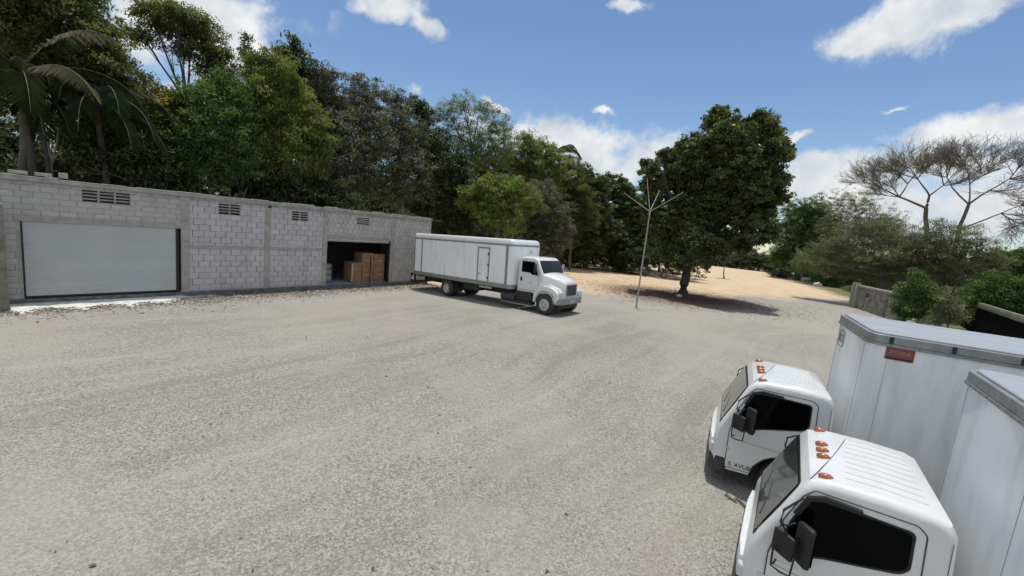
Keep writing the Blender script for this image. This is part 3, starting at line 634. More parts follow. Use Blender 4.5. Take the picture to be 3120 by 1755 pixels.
# ---- bonneted box truck by the warehouse
def hood_truck():
    yaw=rad(128.4); T=thing('box_truck','white bonneted box truck with a long cargo body backed against the warehouse end','truck',(-3.07,25.45,.17),(0,-rad(2.5),math.pi/2-yaw))
    W_=2.46; x0,x1,zb,zt=-2.98,4.90,1.08,3.60; rv=.30
    # near side is -y
    P=corner_box(x0,x1,W_,zb,zt,rv,0)
    m=MB(); n=len(P)
    cb=MB().prism(P,zb,zt-.30,lambda a,b,h:(a,b,h)).build('cargo_box','boxwhite',T,40)
    # rounded roof cap at the front: stacked shrinking outlines
    rc=MB(); rings=[]
    for k in range(7):
        a=rad(90*k/6); ins=.26*(1-math.cos(a)); z=zt-.30+.28*math.sin(a); Q=[]
        for (px,py) in P:
            f=max(0,min(1,(px-(x1-1.2))/1.2)); Q.append((px-ins*f if px>x1-1.2 else px, py*(1-(ins*.35)/(W_/2)) ,z))
        rings.append([rc.bm.verts.new(q) for q in Q])
    for A,B in zip(rings,rings[1:]):
        for k in range(n): rc.bm.faces.new((A[k],A[(k+1)%n],B[(k+1)%n],B[k]))
    rc.bm.faces.new(rings[-1]); rc.bm.faces.new(rings[0][::-1]); rc.build('roof_cap','paint',cb,40)
    def rail(z0,z1,d,nm,mat='alu'): MB().prism(grow(P,x0,x1,W_,d),z0,z1,lambda a,b,h:(a,b,h)).build(nm,mat,cb,0)
    rail(zt-.38,zt-.29,.014,'top_rail'); rail(zb-.06,zb+.16,.014,'bottom_rail')
    for sg in (-1,1):
        MB().box(x1-rv-.20,sg*W_/2-.008,zb+.16,x1-rv-.03,sg*W_/2+.010,zt-.382).build('corner_post','alu',cb,0)
        MB().box(x0+.62,sg*W_/2-.008,zb+.16,x0+.72,sg*W_/2+.009,zt-.362).build('side_post','alu',cb,0)
        MB().box(x0-.015,sg*W_/2-.02,zb+.16,x0+.04,sg*W_/2+.010,zt-.362).build('rear_post','alu',cb,0)
    sp=MB(); 
    # side door with frame, hinges and latch (near side)
    ys=-W_/2; dx0,dx1=2.50,3.22
    d=MB().box(dx0,ys-.014,zb+.17,dx1,ys+.003,zt-.62).build('side_door','boxwhite',cb,0)
    MB().box(dx0-.09,ys-.020,zb+.1,dx0,ys+.002,zt-.56).box(dx1,ys-.020,zb+.1,dx1+.08,ys+.002,zt-.56).box(dx0-.09,ys-.021,zt-.62,dx1+.08,ys+.001,zt-.535).build('door_frame','alu',d,0)
    MB().box(dx0+.02,ys-.05,zb+.52,dx0+.24,ys-.014,zb+.57).build('latch','chrome',d,0)
    MB().box(dx1-.03,ys-.04,zt-.95,dx1+.03,ys-.014,zt-.83).box(dx1-.03,ys-.04,zb+1.0,dx1+.03,ys-.014,zb+1.12).box(dx1-.03,ys-.04,zb+.3,dx1+.03,ys-.014,zb+.42).build('hinge','chassis',d,0)
    text('071',.24,'inkgrey',cb,(x1+.004,.28,zt-.66),(0,1,0),(0,0,1))
    # rear door and lift bumper
    MB().box(x0-.02,-W_/2+.08,zb,x0+.0,W_/2-.08,zt-.3).build('rear_door','boxwhite',cb,0)
    MB().box(x0-.42,-W_/2+.02,zb-.10,x0+.10,W_/2-.02,zb-.02).box(x0-.40,-W_/2+.05,zb-.55,x0-.32,-W_/2+.13,zb-.1).box(x0-.05,-W_/2+.05,zb-.55,x0+.03,-W_/2+.13,zb-.1).box(x0-.40,-W_/2+.05,zb-.58,x0+.03,W_/2-.05,zb-.50).build('tail_bumper','chassis',T,0)
    MB().box(x0-.30,-W_/2+.02,zb-.40,x0-.12,-W_/2+.05,zb-.24,bev=.01).build('tail_light','lamp',T)
    # chassis, tanks
    MB().box(x0+.1,-.45,.62,7.1,-.33,.9).box(x0+.1,.33,.62,7.1,.45,.9).box(x0+.2,-1.1,.93,x1-.1,1.1,1.02).box(-.5,-.9,.38,.5,.9,.62).box(6.6,-.8,.4,7.3,.8,.6).build('chassis','chassis',T,0)
    MB().box(.72,-1.15,.35,.75,-.6,1.0).build('mudflap','chassis',T,0)
    MB().tube([(4.15,-.92,.62),(5.05,-.92,.62)],.25,18).build('fuel_tank','bumper',T)
    MB().box(4.2,-1.14,.30,6.2,-1.05,.36,bev=.01).build('running_board','alu',T)
    MB().box(5.05,-1.12,.38,6.1,-.72,.52,bev=.02).box(5.05,-1.10,.55,6.1,-.7,1.0,bev=.02).build('step_box','chassis',T)
    MB().box(1.2,-1.0,.62,2.4,-.55,.95,bev=.03).build('battery_box','chassis',T)
    MB().box(2.55,-1.12,.86,3.45,-1.10,.95).build('side_marker_plate','rim',T,0)
    # wheels
    wb=6.95
    for sg in (-1,1):
        wheel(0,sg*1.06,.50,.28,T,sg,True); wheel(0,sg*.74,.50,.26,T,sg,True); wheel(wb,sg*1.03,.52,.30,T,sg)
    # cab shell
    HW=1.02
    def yw(z): return HW-max(0,z-1.85)*.10
    prof=[(5.08,.98),(5.08,2.55),(5.16,2.68),(5.4,2.76),(6.0,2.75),(6.18,2.70),(6.28,2.6),(6.62,1.98),(6.60,1.7),(6.35,1.3),(6.25,.98)]
    mb=MB(); A=[mb.bm.verts.new((x,yw(z),z)) for x,z in prof]; B=[mb.bm.verts.new((x,-yw(z),z)) for x,z in prof]; n=len(prof)
    fs=[mb.bm.faces.new(A),mb.bm.faces.new(B[::-1])]+[mb.bm.faces.new((A[i],B[i],B[(i+1)%n],A[(i+1)%n])) for i in range(n)]
    bmesh.ops.recalc_face_normals(mb.bm,faces=fs)
    es=[mb.bm.edges.get((L[i],L[i+1])) for L in (A,B) for i in range(0,7)]
    bmesh.ops.bevel(mb.bm,geom=es,offset=.09,segments=4,profile=.5,affect='EDGES',clamp_overlap=True); mb.build('cab','paint',T,30)
    # windscreen
    def scr(h0,h1,za,zb_,off,nm,mat):
        X=lambda z:6.62-(z-1.98)*(.34/.62)
        m_=MB(); pts=rounded([(-h0,za),(h0,za),(h1,zb_),(-h1,zb_)],.08,4); m_.bm.faces.new([m_.bm.verts.new((X(z)+off,y,z+off*.5)) for y,z in pts]); bmesh.ops.solidify(m_.bm,geom=m_.bm.faces[:],thickness=.004); return m_.build(nm,mat,T,0)
    scr(.92,.86,2.0,2.60,.006,'windscreen_seal','black'); w=scr(.89,.83,2.03,2.57,.013,'windscreen','windshield')
    MB().box(6.625,-.02,2.02,6.64,.02,2.04).build('wiper','black',T,0)
    for sg in (-1,1):
        dp=rounded([(5.22,1.10),(5.20,2.60),(6.10,2.60),(6.22,2.45),(6.42,1.95),(6.42,1.35),(6.30,1.10)],.05,3)
        def sd_(pts,off,nm,mat,par,g_=sg):
            m_=MB()
            for half in (clip(pts,lambda p:p[1]-1.85),clip(pts,lambda p:1.85-p[1])):
                if len(half)>2: m_.bm.faces.new([m_.bm.verts.new((x,g_*(yw(z)+off),z)) for x,z in half])
            bmesh.ops.remove_doubles(m_.bm,verts=m_.bm.verts[:],dist=.0005); return m_.build(nm,mat,par,0)
        dr=sd_(dp,.006,'door','paint',T)
        sd_(rounded([(5.32,1.98),(5.30,2.53),(6.06,2.53),(6.17,2.40),(6.38,1.88),(6.0,1.88),(5.88,1.97)],.05,3),.012,'window','glass',dr)
        MB().tube([(x,sg*(yw(z)+.004),z) for x,z in dp],.008,4,closed=True).build('shut_line','seam',dr)
        MB().box(5.30,sg*(HW+.015)-.015,1.52,5.40,sg*(HW+.015)+.015,1.72,bev=.01).build('handle','black',dr)
        # mirror
        mo=MB().tube([(6.30,sg*1.0,2.45),(6.38,sg*1.22,2.48),(6.38,sg*1.24,1.95),(6.35,sg*1.0,1.85)],.016,6).build('mirror_arm','black',T)
        MB().box(6.30,sg*1.16,2.02,6.38,sg*1.36,2.42,bev=.03).build('mirror_housing','black' if sg<0 else 'rim',mo)
    MB().box(5.86,-HW-.010,1.45,5.98,-HW-.006,1.50).build('door_badge','inkgrey',T,0)
    # bonnet: lofted sections tapering and dropping to the grille
    st_=[(6.35,.97,2.00,1.0),(6.62,.95,1.98,1.0),(6.95,.85,1.91,.98),(7.25,.75,1.82,.95),(7.52,.66,1.72,.92),(7.66,.60,1.63,.90),(7.70,.56,1.56,.90)]
    mb=MB(); rg=[]
    for x,hw,zt_,zb_ in st_:
        pts=[(-hw-.06,zb_),(-hw-.03,zb_+(zt_-zb_)*.5),(-hw,zt_-.10),(-hw+.03,zt_-.035),(-hw+.10,zt_),(-hw*.4,zt_+.045),(0,zt_+.055),(hw*.4,zt_+.045),(hw-.10,zt_),(hw-.03,zt_-.035),(hw,zt_-.10),(hw+.03,zb_+(zt_-zb_)*.5),(hw+.06,zb_)]
        rg.append([mb.bm.verts.new((x,y,z)) for y,z in pts])
    for A,B in zip(rg,rg[1:]):
        for k in range(len(A)-1): mb.bm.faces.new((A[k],A[k+1],B[k+1],B[k]))
    mb.bm.faces.new(rg[-1]); mb.bm.faces.new(rg[0][::-1]); mb.build('bonnet','paint',T,40)
    gr=MB().box(7.69,-.47,.98,7.735,.47,1.56,bev=.05,seg=3).build('grille','alu',T); 
    gb=MB()
    for k in range(8): gb.box(7.735,-.41,1.03+k*.062,7.745,.41,1.075+k*.062)
    gb.build('grille_bars','black',gr,0)
    # fenders arching over the front wheels and flowing into the nose
    for sg in (-1,1):
        a_=[(wb+math.cos(rad(t))*.64,.54+math.sin(rad(t))*.64) for t in range(178,-3,-12)]
        outer=[(6.24,.62),(6.28,1.05),(6.46,1.32),(6.80,1.42),(7.15,1.41),(7.45,1.30),(7.66,1.12),(7.70,.86)]
        pts=[(wb-.64,.56)]+outer+[(7.64,.80),(wb+.64,.62)]+[p for p in a_[::-1] if p[1]>.62]
        MB().prism(pts,sg*.80,sg*1.17,bev=.04,seg=3).build('fender','paint',T,40)
        MB().prism([(6.5,1.3),(6.5,1.62),(7.0,1.52),(7.5,1.34),(7.68,1.15),(7.4,1.1)],sg*.60,sg*.90,bev=.03,seg=2).build('fender_shoulder','paint',T,50)
        MB().box(7.50,sg*.74,.96,7.71,sg*1.08,1.20,bev=.06,seg=3).build('headlight','lamp',T)
        MB().box(7.25,sg*1.165,1.02,7.42,sg*1.18,1.07,bev=.005).build('indicator','amber' if False else 'inkgrey',T)
        MB().tube([(wb+math.cos(rad(t))*.60,sg*1.165,.52+math.sin(rad(t))*.60) for t in range(172,8,-12)],.02,5).build('arch_lip','paint',T)
        MB().box(6.36,sg*.5,.62,7.64,sg*.54,1.3).build('arch_liner','chassis',T,0)
    MB().prism([(7.35,-1.17),(7.66,-1.12),(7.80,-.9),(7.83,0),(7.80,.9),(7.66,1.12),(7.35,1.17),(7.35,.9),(7.6,.8),(7.6,-.8),(7.35,-.9)],.58,.92,lambda a,b,h:(a,b,h),bev=.03).build('bumper','alu',T)
    MB().box(7.81,-.25,.66,7.845,.25,.80).build('number_plate','inkpale',T,0)
    MB().box(7.3,-.9,.34,7.6,.9,.58,bev=.04).build('air_dam','chassis',T)
    return T
hood_truck()
# ---------------------------------------------------------------- lamp post, black net fence, ruin wall, rubble
b=gp(1938,938); L=thing('light_pole','slim pale metal pole with four bare angled arms at the gravel edge','pole',b)
MB().tube([(0,0,-.2),(0,0,3.4),(.0,0,6.55-b.z)],[.058,.048,.038],12).build('pole','galv',L)
top=Vector((0,0,6.5-b.z)); v0=Vector((b.y,-b.x,0)).normalized()          # across the line of sight
for dx,dz,dp in ((-1.65,.95,.3),(1.6,1.15,-.5),(-.2,2.0,.9),(.75,1.35,1.2)):
    e=top+v0*dx+Vector((0,0,dz))+Vector((0,1,0))*dp; m_=top+(e-top)*.5+Vector((0,0,-.08)); MB().tube([top-Vector((0,0,.12)),m_,e],[.026,.02,.014],8).build('arm','galv',L)
MB().tube([top-Vector((0,0,.3)),top+Vector((0,0,.06))],.065,12).build('collar','galv',L)
# fence with black shade net at the right
f0=Vector((39.0,36.4,0)); f1=Vector((29.6,24.2,0)); fu=(f1-f0).normalized(); F=thing('net_fence','low grey fence hung with solid black shade netting at the right edge','fence',f0,(0,0,math.atan2(fu.y,fu.x)))
fl=(f1-f0).length+6
MB().box(0,-.03,-.3,fl,.03,2.02).build('shade_net','cloth',F,0); MB().box(-.05,-.10,2.02,fl,.10,2.42,bev=.02).build('capping','post',F)
for k in range(7): MB().box(k*3.3,.035,-.2,k*3.3+.12,.15,2.01).build('fence_post','post',F,0)
# ruined rendered wall with two posts
r0=gp(2592,935); r1=gp(2745,985); ru=(r1-r0).normalized(); Rr=thing('ruined_wall','short derelict grey rendered wall with black stains beside the sandy yard edge','wall',(r0.x,r0.y,0),(0,0,math.atan2(ru.y,ru.x)))
ln=(r1-r0).length; MB().box(.5,0,-.3,ln,.25,2.15).build('wall','ruin',Rr,0); MB().box(.35,-.08,2.15,ln+.3,.33,2.35,bev=.03).build('capping','conc',Rr)
for x in (0.,.75): MB().box(x-.16,-.2,-.3,x+.16,.12,2.55,bev=.02).build('post','conc',Rr)
MB().box(2.6,-.01,1.35,3.2,.02,1.75).build('dark_opening_plate','black',Rr,0)  # black plate on the face paints the darkness of a hole
def boulder(c,r,lab,cat='rock',grp=None,sc=(1,1,.7),mat='stone'):
    o=MB().ico((0,0,0),r,3,sc,.0)
    for v in o.bm.verts:
        q=v.co*(3/r); k=1+.18*math.sin(q.x*1.3+c[0])*math.cos(q.y*1.7+c[1])+.10*math.sin(q.z*3+q.x*2.2+c[1])+random.uniform(-.03,.03); v.co*=k
    return setp(o.build('rock',mat,None,60,loc=(c[0],c[1],c[2]+r*sc[2]*.55),rot=(0,0,random.uniform(0,6))),lab,cat,grp)
for px,py,r,lab in ((2385,838,1.5,'largest pale boulder at the far edge of the sandy clearing'),(2345,822,1.0,'pale boulder left of the largest one at the sandy edge'),(2418,848,1.1,'pale boulder just right of the largest one under the green bushes'),(2455,858,.8,'grey boulder midway along the rubble bank on the right'),(2490,872,.6,'small grey boulder at the near end of the rubble bank')):
    boulder(gp(px,py),r,lab,'boulder','boulders along the far bank')
# ---------------------------------------------------------------- pebbles, litter (uncountable)
def scatter(name,n,pick,rmin,rmax,mat,flat=.6,faces='ico',kind='stuff'):
    base=bmesh.new(); bmesh.ops.create_icosphere(base,subdivisions=1,radius=1); bv=np.array([v.co[:] for v in base.verts]); bf=np.array([[v.index for v in f.verts] for f in base.faces]); base.free()
    if faces=='leaf': bv=np.array([(-1,0,0),(0,.45,.12),(1,0,0),(0,-.45,.1)]); bf=np.array([[0,1,2],[0,2,3]])
    P=np.array([pick() for _ in range(n)]); r=rmin+(rmax-rmin)*RNG.random(n)**2.5
    a=RNG.random(n)*6.283; ca,sa=np.cos(a),np.sin(a); jit=1+RNG.uniform(-.25,.25,(n,len(bv),3)); V=bv[None]*jit
    V[...,2]*=flat; x=V[...,0]*ca[:,None]-V[...,1]*sa[:,None]; y=V[...,0]*sa[:,None]+V[...,1]*ca[:,None]; V=np.stack([x,y,V[...,2]],-1)*r[:,None,None]+P[:,None,:]
    Fc=(bf[None]+(np.arange(n)*len(bv))[:,None,None]).reshape(-1,3)
    me=bpy.data.meshes.new(name); me.from_pydata(V.reshape(-1,3).tolist(),[],Fc.tolist()); me.materials.append(MAT[mat])
    return setp(link(bpy.data.objects.new(name,me)),kind=kind)
m,t,b_=newmat('pebble'); g=G(t); ri=g.n('ShaderNodeNewGeometry').outputs['Random Per Island']; t.links.new(g.mix(ri,(.18,.175,.16),(.46,.44,.40)),b_.inputs['Base Color']); b_.inputs['Roughness'].default_value=.9; MAT['pebble']=m
def pk_yard():
    while 1:
        x=random.uniform(-14,9); y=random.uniform(3,24)*random.uniform(.6,1)**1
        if Vector((x-WO.x,y-WO.y,0)).dot(WN)>.3: return (x,y,hg(x,y)+.003)
scatter('gravel_stones',26000,pk_yard,.004,.014,'pebble',.4)
def pk_wall():
    s_=random.uniform(-1.5,19); o=abs(random.gauss(.6,.9)); p=wp(s_,o+.06,0); return (p.x,p.y,hg(p.x,p.y)+.01)
scatter('rubble_by_wall',3500,pk_wall,.015,.075,'pebble')
def pk_leaf():
    s_=random.uniform(-1.5,19); o=abs(random.gauss(.9,.5)) if s_<3.5 or random.random()<.5 else abs(random.gauss(.2,.8)); p=wp(s_,o+.08,0); return (p.x,p.y,hg(p.x,p.y)+.035)
scatter('leaf_litter',5000,pk_leaf,.03,.08,'leaflitter',1,'leaf')
def pk_y2():
    p=pk_yard(); return (p[0],p[1],p[2]+.012)
scatter('dry_leaves_on_yard',260,pk_y2,.02,.05,'leaflitter',1,'leaf')
tb=gp(2075,902)
def pk_tree():
    a=random.uniform(0,6.283); r=abs(random.gauss(0,4.2)); x,y=tb.x+math.cos(a)*r*1.2,tb.y-.5+math.sin(a)*r*.9; return (x,y,hg(x,y)+.03)
scatter('leaf_litter_under_tree',17000,pk_tree,.05,.12,'leaflitter',1,'leaf')
#TREES
# ---------------------------------------------------------------- vegetation
def leafmat(name,rough=.55,trans=.3,spec=.3):
    m,t,b=newmat(name); g=G(t); c=g.n('ShaderNodeAttribute',attribute_name='tint').outputs['Color']
    t.links.new(c,b.inputs['Base Color']); b.inputs['Roughness'].default_value=rough; b.inputs['Specular IOR Level'].default_value=spec
    tr=g.n('ShaderNodeBsdfTranslucent'); t.links.new(g.mix(1.,c,(1.25,1.3,.6),'MULTIPLY'),tr.inputs[0])
    mx_=g.n('ShaderNodeMixShader',{0:trans}); t.links.new(b.outputs[0],mx_.inputs[1]); t.links.new(tr.outputs[0],mx_.inputs[2]); t.links.new(mx_.outputs[0],t.nodes['Material Output'].inputs[0]); return m
MAT['leaf']=leafmat('leaves',trans=.4); MAT['leafgloss']=leafmat('glossy_leaves',.4,.28,.4); MAT['leafdry']=leafmat('dry_leaves',.8,.25,.1)
def quads(name,P,A,B,col,mat,parent):
    """leaf rhombi: centre P, half axes A (long) and B (wide), one tint each"""
    n=len(P); V=np.stack([P-A,P+B+A*.15,P+A,P-B+A*.15],1).reshape(-1,3); me=bpy.data.meshes.new(name)
    me.vertices.add(4*n); me.vertices.foreach_set('co',V.astype(np.float32).ravel()); me.loops.add(4*n); me.loops.foreach_set('vertex_index',np.arange(4*n,dtype=np.int32))
    me.polygons.add(n); me.polygons.foreach_set('loop_start',np.arange(0,4*n,4,dtype=np.int32)); me.polygons.foreach_set('loop_total',np.full(n,4,np.int32))
    c=np.ones((4*n,4),np.float32); c[:,:3]=np.repeat(col,4,0); ca=me.color_attributes.new('tint','FLOAT_COLOR','POINT'); ca.data.foreach_set('color',c.ravel())
    me.update(calc_edges=True); me.materials.append(MAT[mat]); return link(bpy.data.objects.new(name,me),parent)
def unit(n):
    v=RNG.normal(size=(n,3)); return v/np.linalg.norm(v,axis=1,keepdims=True)
STY={ # palette (list of colours), leaf length, width, clump radius, leaves per clump, droop, flatness, material
 'broad':([(.125,.135,.065),(.105,.125,.05),(0.070,0.109,0.043),(0.105,0.144,0.053),(0.149,0.175,0.074),(0.049,0.077,0.035)],.25,.11,.42,50,.15,'leafgloss'),
 'olive':([(.125,.145,.058),(.10,.12,.045),(0.105,0.131,0.045),(0.149,0.166,0.056),(0.184,0.184,0.079),(0.070,0.091,0.039)],.20,.07,.55,60,.2,'leaf'),
 'green':([(.095,.130,.048),(0.079,0.149,0.045),(0.105,0.184,0.053),(0.149,0.200,0.061),(0.053,0.105,0.039)],.22,.06,.55,64,.45,'leaf'),
 'bright':([(0.149,0.200,0.049),(0.193,0.200,0.060),(0.114,0.200,0.049),(0.200,0.200,0.079)],.24,.055,.55,64,.6,'leaf'),
 'dry':([(.13,.14,.085),(.16,.165,.11),(0.184,0.175,0.131),(0.200,0.200,0.158),(0.131,0.122,0.088),(0.200,0.200,0.200),(0.105,0.122,0.070)],.19,.075,.50,40,.1,'leafdry'),
 'dark':([(0.053,0.079,0.039),(0.079,0.101,0.049),(0.105,0.115,0.062),(0.039,0.056,0.031)],.28,.11,.60,48,.2,'leaf'),
 'airy':([(0.149,0.200,0.066),(0.175,0.200,0.079),(0.114,0.175,0.061),(0.200,0.200,0.105)],.17,.055,.48,34,.25,'leaf'),
 'scrub':([(.15,.15,.095),(0.175,0.184,0.109),(0.200,0.200,0.140),(0.131,0.149,0.079),(0.158,0.193,0.079)],.20,.045,.55,42,.05,'leafdry'),
}
def clearD(px,D,rad_=.5):
    """push a plant back until its foot is clear of the warehouse"""
    for _ in range(60):
        p=at(px,700,D); q=Vector((p.x-WO.x,p.y-WO.y,0)); s_,o_=q.dot(WU),q.dot(WN)
        if -3.5-rad_<s_<END+1+rad_ and o_>-DEP-.7: D+=.3
        else: break
    return D
def crown(blobs,sty,parent,dens=1.,shell=.45,name='crown',yellow=0):
    pal,L,Wd,cr_,npc,droop,mat=STY[sty]; pal=np.array(pal); Ps=[];As=[];Bs=[];Cs=[]
    for (c,rx,ry,rz,dn) in blobs:
        vol=4/3*math.pi*rx*ry*rz; area=(rx*ry*rz)**(2/3)*math.pi
        nc=max(6,int(dens*dn*(area*4.4/(math.pi*cr_**2)*2.9)))
        d=unit(nc); rr=RNG.random(nc)**shell*RNG.uniform(.75,1.10,nc)*np.where(RNG.random(nc)<.14,1.22,1.); C=np.array(c)+d*rr[:,None]*np.array([rx,ry,rz])*(1+.16*np.sin(d[:,[0]]*5+c[0])*np.cos(d[:,[2]]*6+c[2]))
        ctint=RNG.integers(0,len(pal),nc); cb_=RNG.normal(1,.26,nc).clip(.5,1.8)
        cs=cr_*RNG.uniform(.55,1.25,nc)
        k=np.repeat(np.arange(nc),npc); n=len(k); off=unit(n)*(RNG.random(n)**.5)[:,None]*cs[k][:,None]*np.array([1,1,.62]); P=C[k]+off
        a=unit(n)+d[k]*.7; a[:,2]-=droop; a/=np.linalg.norm(a,axis=1,keepdims=True)
        up=unit(n)*.8+np.array([0,0,1.]); b=np.cross(a,up); b/=np.linalg.norm(b,axis=1,keepdims=True)+1e-6
        s=RNG.uniform(.65,1.3,n)[:,None]; Ps.append(P);As.append(a*L/2*s);Bs.append(b*Wd/2*s)
        col=pal[ctint][k]*.7+pal[RNG.integers(0,len(pal),n)]*.3; col=col*cb_[k][:,None]*RNG.normal(1,.14,n).clip(.6,1.5)[:,None]
        if yellow: y=RNG.random(nc)<yellow; col[y[k]]=col[y[k]]*np.array([2.0,1.45,.9])
        Cs.append(col)
    return quads(name,np.concatenate(Ps),np.concatenate(As),np.concatenate(Bs),np.concatenate(Cs).clip(.005,.6),mat,parent)
def limb(mb,a,b,ra,rb,bend=.12,seg=5,n=6):
    a=Vector(a);b=Vector(b); l=(b-a).length; j=Vector((random.uniform(-1,1),random.uniform(-1,1),random.uniform(-.2,.9)))*l*bend; pts=[]
    for i in range(seg+1):
        t=i/seg; pts.append(a.lerp(b,t)+j*(4*t*(1-t))*.6+Vector((random.uniform(-1,1),random.uniform(-1,1),0))*l*.012*(0<i<seg))
    mb.tube(pts,[ra+(rb-ra)*i/seg for i in range(seg+1)],n); return pts
def tree(name,label,basepx,D,blobs,sty,bark='bark',tr=.14,dens=1.,fork=.45,cat='tree',group=None,yellow=0,zb=0.,shell=.45,depth=.8,twigs=4,trunk=True,straight=.5,forkpx=None,lt=.62):
    """blobs: (px,py,rpx[,stretch,depth offset,density]) in photo pixels at distance D, turned into metres where the tree stands"""
    D=clearD(basepx,D); yy=900.
    for _ in range(30): yy+=(at(basepx,yy,D).z-zb)*FX/D*.7
    bp=at(basepx,yy,D); bx,by=bp.x,bp.y; 
    T=thing(name,label,cat,(bx,by,zb),group=group); o=Vector((bx,by,zb)); BL=[]
    for q in blobs:
        px,py,rp=q[:3]; st=q[3] if len(q)>3 else 1; do=q[4] if len(q)>4 else random.uniform(-.5,.5)*rp/60; dn=q[5] if len(q)>5 else 1
        c=at(px,py,D+do); dist=(c-Vector((0,0,CH))).dot(f_); r=rp/FX*dist; c=c-o; BL.append((tuple(c),r,r*depth,r*st,dn))
    if trunk:
        mb=MB(); cen=sum((Vector(b[0])*b[1]**2 for b in BL),Vector())/sum(b[1]**2 for b in BL); low=min(b[0][2]-b[3] for b in BL)
        fk=Vector((cen.x*straight,cen.y*straight,max(1.,low+(cen.z-low)*fork)))
        if forkpx: fk=at(*forkpx,D)-o
        limb(mb,(0,0,-.3),fk,tr*1.25,tr*.8,.05,6,9); mb.tube([(0,0,-.3),(0,0,.35)],[tr*1.7,tr*1.2],9)
        for b in BL:
            c=Vector(b[0]); e=c+Vector((0,0,b[3]*.1)); p=limb(mb,fk,e,tr*lt,tr*.13,.10,5,6)
            for _ in range(twigs):
                q=p[random.randint(2,5)]; d=Vector(unit(1)[0]); d.z=abs(d.z)*.7; limb(mb,q,c+Vector((d.x*b[1],d.y*b[2],d.z*b[3]))*.85,tr*.17,tr*.045,.12,4,5)
        mb.build('trunk',bark,T,60)
    if sty: crown(BL,sty,T,dens,shell,yellow=yellow)
    return T
def frond(mb_l,base,d0,L,droop,n=26,ll=.75,ph=0,tw=0):
    """palm frond: drooping rachis with hanging leaflets -> appended to lists"""
    rach,Ps,As,Bs=mb_l; p=Vector(base); d=Vector(d0).normalized(); st=L/n; pts=[p.copy()]
    for i in range(n):
        d=(d+Vector((0,0,-droop/n*(.4+1.6*i/n)))).normalized(); p=p+d*st; pts.append(p.copy()); side=d.cross(Vector((0,0,1))); side=side.normalized() if side.length>.05 else Vector((1,0,0))
        l=ll*(math.sin(math.pi*min(1,(i+3)/(n+3)))**.6)*random.uniform(.8,1.1)
        for s in (1,-1):
            for q in range(4):
                a=(side*s*.9+d*.45+Vector((0,0,-.55-.5*random.random()))).normalized()*l/2; pp=p+d*st*q/4+a; w=a.cross(d).normalized()*.026; Ps.append(pp);As.append(a);Bs.append(w)
    rach.tube(pts,[.03*(1-.8*i/len(pts)) for i in range(len(pts))],5)
def palm(label,crownpx,D,h_base,fr,col,tr=.16,name='palm_tree'):
    D0=D; D=clearD(crownpx[0],D); kk=D/D0; c=at(*crownpx,D); T=thing(name,label,'palm',(c.x,c.y,0),group='palms behind the warehouse'); H=c.z; tk=MB()
    tk.tube([(.25*math.sin(i*.5),.0,H*i/8-.2*(i==0)) for i in range(9)],[tr*(1.2-.5*i/8) for i in range(9)],10); top=Vector((.25*math.sin(4),0,H)); tk.build('trunk','barkdark',T,60)
    for (az,el,L,dr,k) in fr:
        rc_=MB(); Ps,As,Bs=[],[],[]; a=rad(az); frond((rc_,Ps,As,Bs),top,(math.sin(a)*math.cos(rad(el)),math.cos(a)*math.cos(rad(el)),math.sin(rad(el))),L*.98*kk,dr,ll=.85*kk)
        r_o=rc_.build('frond','barkpale' if k==1 else 'bark',T,60); cc=np.array(col[k])*RNG.normal(1,.15,(len(Ps),1)).clip(.6,1.4)
        quads('leaflets',np.array(Ps),np.array(As),np.array(Bs),cc,'leafdry' if k==1 else 'leaf',r_o)
GD,GP,GY,GF='wood of mixed trees behind the warehouse','','','trees on the far side of the sandy clearing'
# --- behind the warehouse, left to right
palm('tall palm at the far left with pale dead fronds drooping over the warehouse roof',(70,232),25.5,0,
     [(75,62,4.0,1.5,1),(50,75,3.4,1.2,0),(98,28,3.9,1.5,1),(60,35,4.2,1.6,0),(125,15,3.2,2.2,0),(200,45,3.0,3.2,0),(250,35,3.4,2.6,1),(300,50,3.2,2.,0),(20,60,3.4,1.6,0),(340,20,3.2,2.4,0),(55,20,3.6,1.2,0),(160,10,3.0,2.6,0),(225,5,3.0,2.6,0),(80,-20,2.6,1.6,0),(180,60,2.6,3.6,0),(110,-30,2.8,1.5,0),(270,70,3.2,2.0,0)],
     {0:(.040,.052,.027),1:(.17,.155,.11)})
palm('shorter dark green palm with hanging fronds right of the tall left palm',(305,318),26.5,0,
     [(60,45,3.6,2.4,0),(95,25,3.6,2.2,0),(120,45,3.4,2.6,0),(150,25,3.2,2.8,0),(190,40,3.0,2.8,0),(240,40,3.4,2.6,0),(290,45,3.4,2.4,0),(340,40,3.2,2.4,0),(20,50,3.4,2.,0),(110,5,3.4,2.0,0),(70,5,3.4,1.8,0),(300,10,3.4,1.2,0),(265,10,3.4,2.,0),(215,15,3.,2.8,0),(170,60,2.8,3.4,0),(315,65,3,3,0),(45,15,3.2,2,0)],
     {0:(.022,.042,.022),1:(.16,.15,.10)})
palm('small yellow-green palm crown between the two bigger palms above the roof',(118,222),24.6,0,[(150,35,1.7,3.6,1),(110,35,1.6,3.6,1),(200,30,1.6,3.6,1),(240,40,1.6,3.6,1),(75,40,1.6,3.4,1),(300,40,1.5,3.4,0),(175,60,1.5,4,1)],{0:(.08,.10,.04),1:(.13,.14,.055)},.10)
tree('broadleaf_tree','big grey-green tree at the top left corner rising out of the frame',90,31,[(40,60,140),(-60,180,150),(150,40,120),(250,70,125),(60,-60,130),(180,-60,110),(-120,0,140),(290,150,95),(90,170,110),(200,200,90)],'olive',tr=.24,dens=.95)
